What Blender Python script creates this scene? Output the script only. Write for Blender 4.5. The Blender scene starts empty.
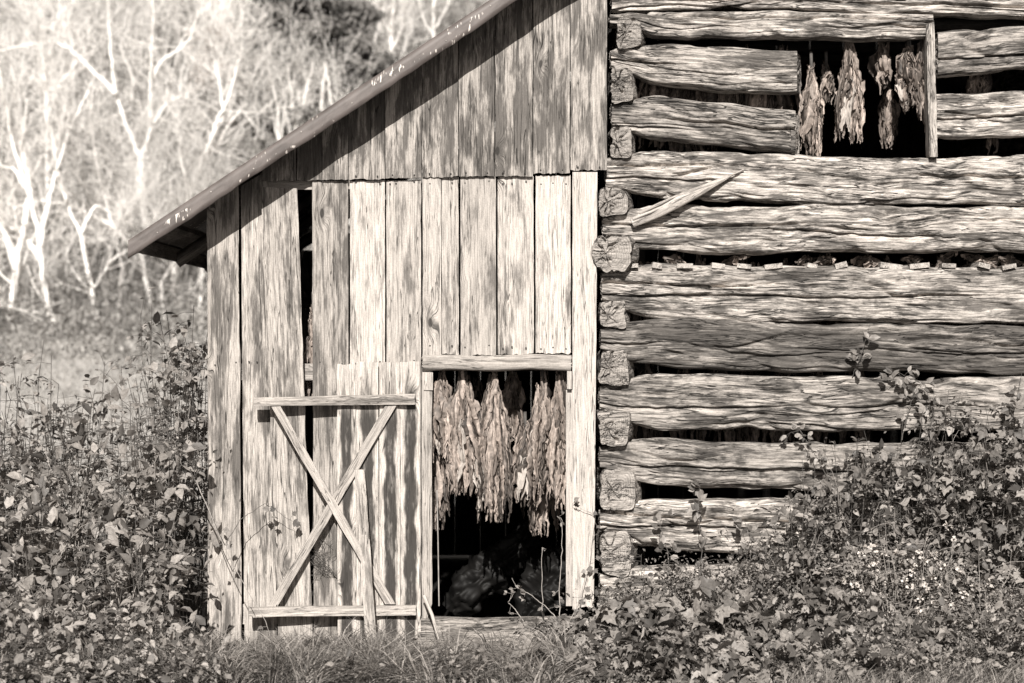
import bpy, math, random
import numpy as np
from mathutils import Vector
random.seed(7)
RS = np.random.RandomState(11)
C = bpy.context.scene
COL = C.collection

# ------------------------------------------------------------------ camera, sky, sun, exposure
S = 0.006; D0 = 14.0; CZ = 1.8
cam_d = bpy.data.cameras.new('camera'); cam = bpy.data.objects.new('camera', cam_d); COL.objects.link(cam)
cam.location = (0, -D0, CZ); cam.rotation_euler = (math.radians(90), 0, 0)
cam_d.sensor_width = 36; cam_d.lens = 36 * D0 / (1024 * S)
cam_d.clip_start = 0.1; cam_d.clip_end = 600
cam_d.dof.use_dof = True; cam_d.dof.focus_distance = 13.95; cam_d.dof.aperture_fstop = 2.5
C.camera = cam
SUN = Vector((-0.05, -1.0, 0.66)).normalized()
sd = bpy.data.lights.new('sun', 'SUN'); sd.energy = 5.0; sd.angle = math.radians(0.5); sd.color = (1, .955, .90)
so = bpy.data.objects.new('sun', sd); COL.objects.link(so); so.rotation_euler = SUN.to_track_quat('Z', 'Y').to_euler()
so.location = (-5, -20, 15)
w = bpy.data.worlds.new('World'); C.world = w; w.use_nodes = True
nt = w.node_tree; bg = nt.nodes['Background']
sky = nt.nodes.new('ShaderNodeTexSky'); sky.sky_type = 'NISHITA'; sky.sun_disc = False
sky.sun_elevation = math.asin(SUN.z); sky.sun_rotation = math.radians(183)
bwn = nt.nodes.new('ShaderNodeRGBToBW'); nt.links.new(sky.outputs[0], bwn.inputs[0])
tint = nt.nodes.new('ShaderNodeMix'); tint.data_type = 'RGBA'; tint.blend_type = 'MULTIPLY'; tint.inputs[0].default_value = 1
nt.links.new(bwn.outputs[0], tint.inputs[6]); tint.inputs[7].default_value = (1, .92, .86, 1)
nt.links.new(tint.outputs[2], bg.inputs[0]); bg.inputs[1].default_value = 0.05
C.view_settings.view_transform = 'Standard'; C.view_settings.look = 'None'
C.view_settings.exposure = 0.56; C.view_settings.gamma = 1.0; C.view_settings.use_curve_mapping = False

# ------------------------------------------------------------------ helpers
def P(px, py, Y=0.0):
    k = S * (D0 + Y) / D0
    return ((px - 512) * k, Y, CZ + (341.5 - py) * k)
def tag(o, label=None, cat=None, group=None, kind=None):
    if label: o['label'] = label
    if cat: o['category'] = cat
    if group: o['group'] = group
    if kind: o['kind'] = kind
    return o
def empty(name, loc=(0, 0, 0)):
    o = bpy.data.objects.new(name, None); COL.objects.link(o); o.location = loc; o.empty_display_size = .2
    return o
def sep(v, f=.925, g=.852):
    return (v, v * f, v * g, 1)
def _h(ix, iy, iz, seed):
    h = (ix.astype(np.int64) * 374761393 + iy.astype(np.int64) * 668265263 + iz.astype(np.int64) * 1274126177 + seed * 974711) & 0xffffffff
    h = ((h ^ (h >> 13)) * 1274126177) & 0xffffffff
    h = ((h ^ (h >> 16)) * 2246822519) & 0xffffffff
    return ((h ^ (h >> 15)) & 0xffff) / 32767.5 - 1
def vn(x, y, z, seed=0):
    x, y, z = np.broadcast_arrays(np.asarray(x, float), np.asarray(y, float), np.asarray(z, float))
    ix, iy, iz = np.floor(x), np.floor(y), np.floor(z); fx, fy, fz = x - ix, y - iy, z - iz
    fx = fx * fx * (3 - 2 * fx); fy = fy * fy * (3 - 2 * fy); fz = fz * fz * (3 - 2 * fz)
    r = 0
    for a in (0, 1):
        for b in (0, 1):
            for c in (0, 1):
                r = r + _h(ix + a, iy + b, iz + c, seed) * (fx if a else 1 - fx) * (fy if b else 1 - fy) * (fz if c else 1 - fz)
    return r
def fbm(x, y, z, seed=0, o=3):
    r = 0; a = 1; t = 0
    for i in range(o):
        r = r + a * vn(x * 2**i, y * 2**i, z * 2**i, seed + i * 17); t += a; a *= .5
    return r / t

class MB:
    """collects geometry for ONE mesh object"""
    def __init__(s): s.v = []; s.f = []; s.g = []; s.b = []; s.mi = []; s.n = 0
    def add(s, v, faces, gco=None, buv=None, mi=0):
        v = np.asarray(v, float).reshape(-1, 3)
        s.v.append(v)
        s.g.append(v.copy() if gco is None else np.asarray(gco, float).reshape(-1, 3))
        s.b.append(np.tile([.5, .5, random.random()], (len(v), 1)) if buv is None else np.asarray(buv, float).reshape(-1, 3))
        for fa in (faces if isinstance(faces, list) else [faces]):
            fa = np.asarray(fa, int) + s.n
            s.f.append(fa); s.mi.append((mi, len(fa)))
        s.n += len(v); return s
    def build(s, name, mats, parent=None, smooth=True):
        V = np.concatenate(s.v); me = bpy.data.meshes.new(name)
        me.vertices.add(len(V)); me.vertices.foreach_set('co', V.ravel())
        loops = np.concatenate([f.ravel() for f in s.f]); tot = np.concatenate([np.full(len(f), f.shape[1]) for f in s.f])
        me.loops.add(len(loops)); me.loops.foreach_set('vertex_index', loops.astype(np.int32))
        me.polygons.add(len(tot)); st = np.concatenate([[0], np.cumsum(tot)[:-1]])
        me.polygons.foreach_set('loop_start', st.astype(np.int32)); me.polygons.foreach_set('loop_total', tot.astype(np.int32))
        mats = mats if isinstance(mats, (list, tuple)) else [mats]
        for m in mats: me.materials.append(m)
        if len(mats) > 1:
            me.polygons.foreach_set('material_index', np.concatenate([np.full(n, m) for m, n in s.mi]).astype(np.int32))
        if smooth: me.polygons.foreach_set('use_smooth', np.ones(len(tot), bool))
        me.update(calc_edges=True); me.validate()
        if len(me.vertices) == len(V):
            a = me.attributes.new('gco', 'FLOAT_VECTOR', 'POINT'); a.data.foreach_set('vector', np.concatenate(s.g).ravel())
            a = me.attributes.new('buv', 'FLOAT_VECTOR', 'POINT'); a.data.foreach_set('vector', np.concatenate(s.b).ravel())
        o = bpy.data.objects.new(name, me); COL.objects.link(o)
        if parent: o.parent = parent
        return o
def gridf(nu, nv, off=0, wrap=False):
    """faces for a (nv rows x nu cols) vertex grid"""
    i = np.arange(nv - 1)[:, None]; j = np.arange(nu if wrap else nu - 1)[None, :]; j2 = (j + 1) % nu
    a = i * nu + j; b = i * nu + j2; c = (i + 1) * nu + j2; d = (i + 1) * nu + j
    return np.stack([a, b, c, d], -1).reshape(-1, 4) + off

# ------------------------------------------------------------------ materials
def newmat(name):
    m = bpy.data.materials.new(name); m.use_nodes = True; n = m.node_tree
    return m, n, n.nodes['Principled BSDF']
class N:
    def __init__(s, nt): s.t = nt
    def node(s, k, **kw):
        n = s.t.nodes.new(k)
        for a, b in kw.items(): setattr(n, a, b)
        return n
    def link(s, a, b): s.t.links.new(a, b)
    def attr(s, name, out='Vector'): return s.node('ShaderNodeAttribute', attribute_name=name).outputs[out]
    def scale(s, v, sc):
        n = s.node('ShaderNodeVectorMath', operation='MULTIPLY'); s.link(v, n.inputs[0]); n.inputs[1].default_value = sc; return n.outputs[0]
    def addv(s, a, b):
        n = s.node('ShaderNodeVectorMath', operation='ADD'); s.link(a, n.inputs[0]); s.link(b, n.inputs[1]); return n.outputs[0]
    def noise(s, v, detail=3, rough=.55, scale=1, out='Fac', dist=0):
        n = s.node('ShaderNodeTexNoise'); s.link(v, n.inputs['Vector']); n.inputs['Scale'].default_value = scale
        n.inputs['Detail'].default_value = detail; n.inputs['Roughness'].default_value = rough; n.inputs['Distortion'].default_value = dist
        return n.outputs[out]
    def math(s, op, a, b=None, c=None, clamp=False):
        n = s.node('ShaderNodeMath', operation=op, use_clamp=clamp)
        for i, x in enumerate((a, b, c)):
            if x is None: continue
            if isinstance(x, (int, float)): n.inputs[i].default_value = x
            else: s.link(x, n.inputs[i])
        return n.outputs[0]
    def ms(s, x, a, b, lo=0, hi=1):
        n = s.node('ShaderNodeMapRange', interpolation_type='SMOOTHSTEP'); s.link(x, n.inputs[0])
        for i, q in enumerate((a, b, lo, hi)): n.inputs[i + 1].default_value = q
        return n.outputs[0]
    def mix(s, f, a, b, blend='MIX'):
        n = s.node('ShaderNodeMix', data_type='RGBA', blend_type=blend)
        for i, x in ((0, f), (6, a), (7, b)):
            if isinstance(x, (int, float, tuple)): n.inputs[i].default_value = x
            else: s.link(x, n.inputs[i])
        return n.outputs[2]
    def bump(s, h, st, dist, nrm=None):
        n = s.node('ShaderNodeBump'); s.link(h, n.inputs['Height']); n.inputs['Strength'].default_value = st; n.inputs['Distance'].default_value = dist
        if nrm is not None: s.link(nrm, n.inputs['Normal'])
        return n.outputs[0]
def wood(name, light, mid, dark, stain=.5, wrp=.05, al=1.0, stain_sc=(1.3, 8, 8), crackw=.012, knots=True, bump=1.0, fgs=.42, door=False, var=.25, fine=170, rings=False, blotch=0.0):
    m, nt, b = newmat(name); q = N(nt)
    g = q.attr('gco'); buv = q.attr('buv')
    sx = q.node('ShaderNodeSeparateXYZ'); q.link(buv, sx.inputs[0])
    warp = q.noise(q.scale(g, (2.2, 5, 5) if wrp > .03 else (1.0, 4, 4)), 2, .5, out='Color')
    wv = q.node('ShaderNodeVectorMath', operation='MULTIPLY_ADD'); q.link(warp, wv.inputs[0]); wv.inputs[1].default_value = (0, wrp, wrp); q.link(g, wv.inputs[2]); g2 = wv.outputs[0]
    if knots:
        vo = q.node('ShaderNodeTexVoronoi', feature='F1'); q.link(q.scale(g, (2.3, 5.2, 5.2)), vo.inputs['Vector']); vo.inputs['Scale'].default_value = 1
        kd = vo.outputs['Distance']; vc = q.node('ShaderNodeSeparateColor'); q.link(vo.outputs['Color'], vc.inputs[0])
        on = q.ms(vc.outputs[0], .48, .52)
        bend = q.math('MULTIPLY', q.ms(kd, 0, .33, .045, 0), on)
        cv = q.node('ShaderNodeCombineXYZ'); q.link(bend, cv.inputs[1]); g2 = q.addv(g2, cv.outputs[0])
        knot = q.math('MULTIPLY', q.ms(kd, .05, .085, 1, 0), on)
        halo = q.math('MULTIPLY', q.ms(kd, .08, .22, 1, 0), on)
    n1 = q.noise(q.scale(g2, (1.3 * al, 42, 42)), 6, .72)
    n2 = q.noise(q.scale(g2, (7, fine, fine)), 3, .65)
    ns = q.noise(q.scale(g, stain_sc), 6, .68, dist=.3)
    ns2 = q.noise(q.scale(g, (5, 22, 22)), 4, .65)
    base = q.mix(q.ms(n1, .32, .66), sep(mid), sep(light))
    fg = q.ms(n2, .40, .54)
    base = q.mix(q.math('MULTIPLY', q.math('SUBTRACT', 1.0, fg), .45), base, sep(dark * 1.5))
    n3 = q.noise(q.scale(g2, (2.6 * al, fine * .46, fine * .46)), 4, .75)
    base = q.mix(q.math('MULTIPLY', q.ms(n3, .54, .66), fgs), base, sep(dark * 1.3))
    n3 = q.noise(q.scale(g2, (2.6 * al, fine * .46, fine * .46)), 4, .75)
    lo = .60 - stain * .34
    sm = q.ms(q.math('ADD', q.math('MULTIPLY', ns, .58), q.math('ADD', q.math('MULTIPLY', ns2, .20), q.math('MULTIPLY', n3, .22))), lo, lo + .11)
    if door:
        # dark weathered flames down the middle of each board, pale along its edges and at the sheltered top
        u = q.math('ABSOLUTE', q.math('SUBTRACT', sx.outputs[0], .5))
        wob = q.noise(q.scale(g, (5, 10, 10)), 3, .5)
        edge = q.ms(q.math('ADD', u, q.math('ADD', q.math('MULTIPLY', wob, .6), q.math('MULTIPLY', n3, .30))), .66, .82, 1, 0)
        top = q.ms(q.math('ADD', sx.outputs[1], q.math('ADD', q.math('MULTIPLY', wob, .22), q.math('MULTIPLY', n3, .12))), .18, .36)
        sm = q.math('MULTIPLY', q.math('MULTIPLY', edge, top), q.ms(ns2, .3, .5, .65, 1))
    base = q.mix(q.math('MULTIPLY', sm, .96 if door else .8), base, sep(dark, .92, .85))
    ck = q.noise(q.scale(g2, (1.6, 30, 30)), 2, .5)
    crack = q.ms(q.math('ABSOLUTE', q.math('SUBTRACT', ck, .5)), crackw * .3, crackw, 1, 0)
    cm = q.ms(q.noise(q.scale(g, (1.5, 6, 6)), 2), .42, .6)
    crack = q.math('MULTIPLY', crack, cm)
    base = q.mix(q.math('MULTIPLY', crack, .85), base, sep(.02))
    ck2 = q.noise(q.scale(g2, (2.6, 75, 75)), 2, .55)
    crack2 = q.math('MULTIPLY', q.ms(q.math('ABSOLUTE', q.math('SUBTRACT', ck2, .5)), .004, .022, 1, 0), q.ms(q.noise(q.scale(g, (3.2, 14, 14)), 2), .48, .60))
    base = q.mix(q.math('MULTIPLY', crack2, .75), base, sep(.03)); crack = q.math('MAXIMUM', crack, q.math('MULTIPLY', crack2, .7))
    if knots:
        base = q.mix(q.math('MULTIPLY', halo, .4), base, sep(dark))
        base = q.mix(q.math('MULTIPLY', knot, .85), base, sep(.03))
    if blotch:
        bl = q.ms(q.noise(q.scale(g, (9, 12, 12)), 3, .6), .58, .72)
        base = q.mix(q.math('MULTIPLY', bl, blotch), base, sep(dark * .7))
    if rings:
        fi = q.noise(q.scale(g, (30, 70, 70)), 4, .7)
        base = q.mix(q.ms(fi, .4, .6), sep(mid * .8), base)
    spk = q.noise(q.scale(g, (110, 110, 110)), 2, .6)
    base = q.mix(q.ms(spk, .35, .65, .16, 0), base, sep(.04))
    if rings:
        rg = q.math('SINE', q.math('ADD', q.math('MULTIPLY', sx.outputs[0], 62), q.math('MULTIPLY', ns, 14)))
        base = q.mix(q.ms(rg, -.2, .9, 0, .38), base, sep(dark))
    # board to board tone
    tone = q.math('MULTIPLY_ADD', sx.outputs[2], var, 1 - var * .62)
    tc = q.node('ShaderNodeCombineColor')
    for i in range(3): q.link(tone, tc.inputs[i])
    base = q.mix(1.0, base, tc.outputs[0], 'MULTIPLY')
    q.link(base, b.inputs['Base Color']); b.inputs['Roughness'].default_value = .85; b.inputs['Specular IOR Level'].default_value = .25
    h = q.math('ADD', q.math('MULTIPLY', n1, .6), q.math('ADD', q.math('MULTIPLY', n2, .5), q.math('MULTIPLY', n3, -.5)))
    h = q.math('SUBTRACT', h, q.math('MULTIPLY', crack, 1.2))
    q.link(q.bump(h, .8 * bump, .006), b.inputs['Normal'])
    return m
def leafmat(name, lo, hi, trans=.25, tintg=(.93, .865), rough=.55, spec=.4):
    m, nt, b = newmat(name); q = N(nt)
    sx = q.node('ShaderNodeSeparateXYZ'); q.link(q.attr('buv'), sx.inputs[0])
    c = q.mix(sx.outputs[2], sep(lo, *tintg), sep(hi, *tintg))
    nz = q.noise(q.scale(q.attr('gco'), (60, 60, 60)), 2)
    c = q.mix(q.math('MULTIPLY', q.ms(nz, .35, .65), .35), c, sep(lo * .7, *tintg))
    q.link(c, b.inputs['Base Color']); b.inputs['Roughness'].default_value = rough; b.inputs['Specular IOR Level'].default_value = spec
    tr = q.node('ShaderNodeBsdfTranslucent'); q.link(c, tr.inputs[0])
    mx = q.node('ShaderNodeMixShader'); mx.inputs[0].default_value = trans
    q.link(b.outputs[0], mx.inputs[1]); q.link(tr.outputs[0], mx.inputs[2]); q.link(mx.outputs[0], nt.nodes['Material Output'].inputs[0])
    return m
def plain(name, v, rough=.8, tintg=(.93, .865), var=.3, sc=20, spec=.3, bump=0):
    m, nt, b = newmat(name); q = N(nt)
    co = q.attr('gco'); nz = q.noise(q.scale(co, (sc, sc, sc)), 5, .6)
    c = q.mix(q.ms(nz, .3, .7), sep(v * (1 - var), *tintg), sep(v * (1 + var), *tintg))
    q.link(c, b.inputs['Base Color']); b.inputs['Roughness'].default_value = rough; b.inputs['Specular IOR Level'].default_value = spec
    if bump: q.link(q.bump(nz, .7, bump), b.inputs['Normal'])
    return m

M_log = wood('weathered_log', .66, .44, .045, stain=.42, al=3.2, fgs=.6, stain_sc=(2.4, 10, 10), crackw=.018, knots=False, var=.5, bump=2.0, blotch=.65, fine=120)
M_logdark = wood('stained_log', .46, .28, .05, stain=.56, al=3, fgs=.6, stain_sc=(1.6, 9, 9), crackw=.018, knots=False, bump=1.9, blotch=.5, fine=120)
M_end = wood('log_end_grain', .58, .42, .09, stain=.25, stain_sc=(9, 14, 14), crackw=.03, knots=False, bump=2.4, rings=True, fine=90)
M_board = wood('weathered_board', .62, .50, .11, stain=.30, wrp=.012, stain_sc=(1.8, 8, 8), bump=.9, var=.42)
M_gable = wood('gable_board', .62, .46, .06, stain=.50, wrp=.012, stain_sc=(2.3, 10, 10), bump=1.0, var=.35)
M_left = wood('weathered_side_board', .60, .47, .08, stain=.40, wrp=.012, stain_sc=(1.8, 9, 9), bump=1.0, var=.35)
M_trim = wood('trim_board', .60, .50, .15, stain=.15, wrp=.012, bump=.7)
M_door = wood('door_board', .64, .50, .035, wrp=.03, stain=.5, bump=.7, door=True, knots=True)
M_pole = wood('pale_pole_wood', .60, .45, .14, stain=.3, bump=.8)
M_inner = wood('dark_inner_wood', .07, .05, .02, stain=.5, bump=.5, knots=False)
M_roofw = wood('roof_underside_wood', .40, .28, .10, stain=.5, bump=.5, knots=False)
M_bark = plain('dark_stem', .10, var=.4)
M_palestem = plain('pale_stem', .34, var=.3)
M_nail = plain('rusted_nail', .03)
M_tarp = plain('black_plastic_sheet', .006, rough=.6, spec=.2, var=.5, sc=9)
M_soil = plain('soil', .06, bump=.02)
M_white = plain('bleached_bark', .86, var=.12, sc=6, tintg=(.97, .93))
M_white2 = plain('grey_bark', .64, var=.15, sc=6, tintg=(.97, .93))
M_leafL = leafmat('shrub_leaf', .10, .54, .35)
M_leafR = leafmat('bramble_leaf', .07, .40, .2, rough=.5, spec=.25)
M_fine = leafmat('fine_weed_leaf', .07, .44, .22, spec=.2)
M_grass = leafmat('grass_blade', .06, .52, .25, rough=.6, spec=.2)
M_flower = leafmat('white_flower', .7, .85, .3)
M_brush = leafmat('woodland_leaf', .20, .56, .35, tintg=(.965, .92), spec=.1)
M_meadow = leafmat('meadow_leaf', .36, .62, .35, tintg=(.965, .92), spec=.1)
M_rust = leafmat('russet_leaf', .34, .60, .35, tintg=(.88, .80), spec=.1)
M_ever = leafmat('evergreen_leaf', .06, .32, .12, tintg=(.96, .91), spec=.1)
M_tob = leafmat('cured_tobacco_leaf', .05, .66, .18, tintg=(.85, .75), rough=.6, spec=.3)
M_tobp = leafmat('pale_tobacco_leaf', .42, .56, .25, tintg=(.91, .83), rough=.6, spec=.3)

def roofmat():
    m, nt, b = newmat('painted_tin'); q = N(nt); g = q.attr('gco')
    c = q.mix(q.ms(q.noise(q.scale(g, (5, 9, 9)), 5, .65), .35, .65), sep(.07, .84, .77), sep(.135, .86, .80))
    # flaked paint showing pale metal
    fl = q.ms(q.noise(q.scale(g, (75, 16, 5)), 2, .5), .58, .61); reg = q.ms(q.noise(q.scale(g, (3.2, 9, 2)), 2), .57, .60)
    c = q.mix(q.math('MULTIPLY', fl, reg), c, sep(.60)); q.link(c, b.inputs['Base Color'])
    b.inputs['Roughness'].default_value = .55; b.inputs['Metallic'].default_value = .0
    return m
M_tin = roofmat()
def groundmat():
    m, nt, b = newmat('ground_cover'); q = N(nt)
    tc = q.node('ShaderNodeTexCoord').outputs['Object']
    s3 = q.node('ShaderNodeSeparateXYZ'); q.link(tc, s3.inputs[0])
    nz = q.noise(q.scale(tc, (1.2, 1.2, 1.2)), 8, .7); far = q.ms(s3.outputs[1], 6, 14)
    near = q.mix(nz, sep(.03), sep(.09)); fl = q.mix(q.ms(nz, .3, .7), sep(.32, .965, .92), sep(.50, .965, .92))
    q.link(q.mix(far, near, fl), b.inputs['Base Color']); b.inputs['Roughness'].default_value = .95
    return m
M_ground = groundmat()

# ------------------------------------------------------------------ terrain
def terrain(x, y):
    x = np.asarray(x, float); y = np.asarray(y, float)
    a = np.clip((y - 9) / 27, 0, 1); z = 2.1 * a * a * (3 - 2 * a)
    z = z + .36 * np.maximum(0, y - 36) + .22 * np.maximum(0, y - 72)
    z = z + np.clip((y - 12) / 20, 0, 1) * .5 * fbm(x * .12, y * .12, 0, 5)
    z = z - .055 - .02 * vn(x * .8, y * .8, 0, 3) * (np.abs(y) < 12)
    return z
gx = np.concatenate([np.linspace(-160, -14, 30), np.linspace(-13, 13, 60), np.linspace(14, 160, 30)])
gy = np.concatenate([np.linspace(-60, -6, 20), np.linspace(-5, 60, 90), np.linspace(63, 190, 30)])
X, Yg = np.meshgrid(gx, gy)
mb = MB(); mb.add(np.stack([X, Yg, terrain(X, Yg)], -1).reshape(-1, 3), gridf(len(gx), len(gy)))
ground = mb.build('ground', M_ground); tag(ground, kind='structure')

# ------------------------------------------------------------------ wood shapes
def sec_ring(M1=110, M2=22, n=4.2):
    th = np.concatenate([np.linspace(-100, 100, M1, endpoint=False), np.linspace(100, 260, M2, endpoint=False)]) * math.pi / 180
    c, s_ = np.cos(th), np.sin(th); r = 1 / (np.abs(c)**n + np.abs(s_)**n)**(1 / n)
    return r * c, r * s_      # c>0 is the FRONT (towards camera), s = up
def make_log(mb, x0, x1, top, bot, yf, depth, seed, axis='X', step=.0075, M1=110, rough=1.0, capn=9, n=4.2, gscale=1, yoff=None, mi_cap=None, skew=0):
    """hewn log. top/bot: functions of the coordinate along it -> world z.  yf: front plane."""
    L = x1 - x0; nx = max(8, int(abs(L) / step)); t = np.linspace(0, 1, nx); a = x0 + L * t
    rc, rs = sec_ring(M1, 22, n); M = len(rc)
    T, B = top(a), bot(a); hc = (T + B) / 2; hh = np.maximum((T - B) / 2, .004)
    fr = rc[None, :] * depth / 2; up = rs[None, :] * hh[:, None]
    if axis == 'Y' and mi_cap:      # hand-cut ends: out of square, flaring to the right behind the face
        rq = np.random.RandomState(seed); up = up * (1 + rq.uniform(-.16, .16) * rc[None, :]); fr = fr * (1 + rq.uniform(-.14, .14) * rs[None, :]) + 0 * up
        fr = np.where(rc[None, :] < 0, fr * (1 + .45 * np.clip((a[:, None] - x0) / .14, 0, 1)), fr)
    # world-ish coords used for noise: s along, q across
    A = np.repeat(a[:, None], M, 1); Q = up; R = fr + 0 * up; o = seed * 7.3
    d = .010 * rough * vn(A * 2.5 + o, Q * 6, R * 6, seed) + .007 * rough * fbm(A * 5 + o, Q * 22, R * 22, seed + 1)
    d = d + .0065 * rough * fbm(A * 5 + o, Q * 90, R * 70, seed + 2, 2)
    cr = vn(A * 1.1 + o, Q * 11 + .5 * vn(A * 3, Q * 4, 0, seed), R * 11, seed + 3); band = np.abs(cr)
    gate = np.clip(.6 + 1.3 * vn(A * 1.3 + 5 + o, Q * 5, 3.3, seed + 5), 0, 1)
    d = d - .026 * rough * gate * np.exp(-(band / .07)**2)
    cr2 = np.abs(vn(A * 2.1 + 9 + o, Q * 26 + .7 * vn(A * 4, Q * 4, 7, seed), R * 26, seed + 4))
    d = d - .010 * rough * np.exp(-(cr2 / .09)**2) * np.clip(.5 + vn(A * 2, Q * 9, 8, seed + 8), 0, 1)
    dent = np.clip(vn(A * 7 + Q * 12 + o, Q * 14, R * 10, seed + 6) - .26, 0, 1); d = d - .026 * rough * dent
    if axis == 'X' and rough > .9:          # long drying checks that wander along the face
        for ci in range(2):
            q0 = (.02 - .07 * ci) + .05 * vn(A * .55 + o * (1 + ci), 0, 0, seed + 20 + ci) + .012 * vn(A * 4, 0, ci, seed + 22) + .004 * vn(A * 22, 0, ci, seed + 23)
            gt = np.clip(.55 + 1.6 * vn(A * .9 + o, 3, ci, seed + 24), 0, 1) * (R > 0)
            d = d - .050 * gt * np.exp(-((Q - q0) / .0068)**2)
    nl = np.sqrt((rc[None, :] * 1.0)**2 + rs[None, :]**2)
    fr2 = fr + d * rc[None, :] / nl; up2 = up + d * rs[None, :] / nl * .8
    yo = 0 if yoff is None else yoff(a)[:, None]
    yy = yf + depth / 2 - fr2 + yo; zz = hc[:, None] + up2
    if skew: A = A - skew * (fr / depth + .5) * np.clip((t[:, None] - .95) / .05, 0, 1)**2
    if axis == 'X': V = np.stack([A + 0 * yy, yy, zz], -1)
    else: V = np.stack([yy, A + 0 * yy, zz], -1)
    G = np.stack([A * gscale, Q * 1.0, R * 1.0], -1) + np.array([o, o * .37, 0])
    bu = np.tile([.5, .5, (seed * .618) % 1], (nx * M, 1))
    f = gridf(M, nx, wrap=True)
    if axis == 'Y': f = f[:, ::-1]
    mb.add(V, f, G, bu)
    for e in (0, nx - 1):          # end caps with checks radiating from the heart
        ring = V[e]; cen = ring.mean(0); k = np.linspace(1, .02, capn)[:, None, None]
        VV = cen + (ring - cen)[None] * k
        ang = np.arctan2((ring - cen)[:, 2], (ring - cen)[:, 0 if axis == 'Y' else 1])
        chk = np.abs(vn(ang * 1.9 + seed, 0, k[:, 0] * 1.5, seed + 9)); dd = -.034 * np.exp(-(chk / .11)**2) * np.sin(np.clip(k[:, 0], 0, 1) * math.pi)**.5
        dd = dd + .011 * fbm(ring[:, 2] * 60, k[:, 0] * 6 + ang * 2, 0, seed + 11, 3)
        sg = -1 if e == 0 else 1; ax = 0 if axis == 'X' else 1
        VV = VV.copy(); VV[:, :, ax] += sg * (dd + .006 * (1 - k[:, 0]))
        GG = (VV - cen) + np.array([o, o, o]); ff = gridf(M, capn, wrap=True)
        bb = np.zeros((capn, M, 3)); bb[:, :, 0] = k[:, :, 0]; bb[:, :, 1] = .5; bb[:, :, 2] = (seed * .37) % 1
        mb.add(VV, ff, GG, bb.reshape(-1, 3), mi=(1 if mi_cap else 0))

def board(mb, tl, tr, bl, br, Yf, th=.022, jag=.0, jagt=0.0, seed=0, axis='V', yb=None, wob=.0022, mi=0, cup=.003, rnd=None, round_bot=0):
    """plank by its four corners given as (x, z) points; Yf front plane at top, yb at bottom"""
    tl, tr, bl, br = [np.array(p, float) for p in (tl, tr, bl, br)]
    Ln = np.linalg.norm((bl + br - tl - tr) / 2); W = np.linalg.norm((tr + br - tl - bl) / 2)
    nv = max(6, int(Ln / .015)); nu = max(5, int(W / .012)) + 1
    v = np.linspace(0, 1, nv)[:, None]; u = np.linspace(0, 1, nu)[None, :]
    sd = seed * 3.1 + 1
    uu = u + 0 * v; vv = v + 0 * u
    PX = (tl[0] * (1 - u) + tr[0] * u) * (1 - v) + (bl[0] * (1 - u) + br[0] * u) * v
    PZ = (tl[1] * (1 - u) + tr[1] * u) * (1 - v) + (bl[1] * (1 - u) + br[1] * u) * v
    side = (2 * uu - 1)
    ew = wob * (fbm(vv * Ln * 6 + sd, np.sign(side) * 3, 0, seed, 3)) * np.abs(side)**3
    long_v = axis == 'V'
    if long_v: PX = PX + ew
    else: PZ = PZ + ew
    jn = jag * (fbm(uu * W * 45 + sd, 1.3, 0, seed + 4, 3) * 1.2 - .1) - round_bot * np.abs(side)**2.5 * 0
    nearb = np.clip((vv - (1 - .05 / max(Ln, .06))) / (.05 / max(Ln, .06)), 0, 1); neart = np.clip(1 - vv / (.03 / max(Ln, .06)), 0, 1)
    jt = jagt * fbm(uu * W * 40 + sd, 4.3, 0, seed + 5, 3)
    if long_v: PZ = PZ + (jn + round_bot * np.abs(side)**2.6) * nearb + jt * neart
    else: PX = PX - jn * nearb + jt * neart
    if yb is None: yb = Yf
    YY = Yf + (yb - Yf) * vv + cup * np.cos(side * 1.5) * (1 if seed % 2 else -1) + .003 * vn(vv * Ln * 2 + sd, uu, 0, seed)
    F = np.stack([PX, YY, PZ], -1).reshape(-1, 3); Bk = F.copy(); Bk[:, 1] = (Yf + (yb - Yf) * vv + th + 0 * uu).ravel()
    o = np.array([seed * 5.17, seed * 2.3, 0.]); G = np.stack([vv * Ln, uu * W, 0 * uu], -1).reshape(-1, 3) + o
    r = rnd if rnd is not None else (seed * .618034) % 1
    bu = np.stack([uu, vv, np.full_like(uu, r)], -1).reshape(-1, 3)
    n = nu * nv; f1 = gridf(nu, nv)
    idx = np.arange(n).reshape(nv, nu); per = np.concatenate([idx[0, :], idx[1:, -1], idx[-1, ::-1][1:], idx[::-1, 0][1:-1]]); p2 = np.roll(per, -1)
    # edges duplicated so the long edges stay crisp
    E = np.concatenate([F[per], Bk[per]]); k = len(per); j = np.arange(k); j2 = (j + 1) % k
    mb.add(F, f1[:, ::-1], G, bu, mi); mb.add(Bk, f1, G + [0, 0, th], bu, mi)
    mb.add(E, np.stack([j, j2, j2 + k, j + k], -1)[:, ::-1], np.concatenate([G[per], G[per] + [0, .0, th]]), np.concatenate([bu[per]] * 2), mi)
def pz(px, py, Y=0): p = P(px, py, Y); return (p[0], p[2])
def pboard(mb, tl, tr, bl, br, Y, **k): board(mb, pz(*tl, Y), pz(*tr, Y), pz(*bl, Y), pz(*br, Y), Y, **k)
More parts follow.
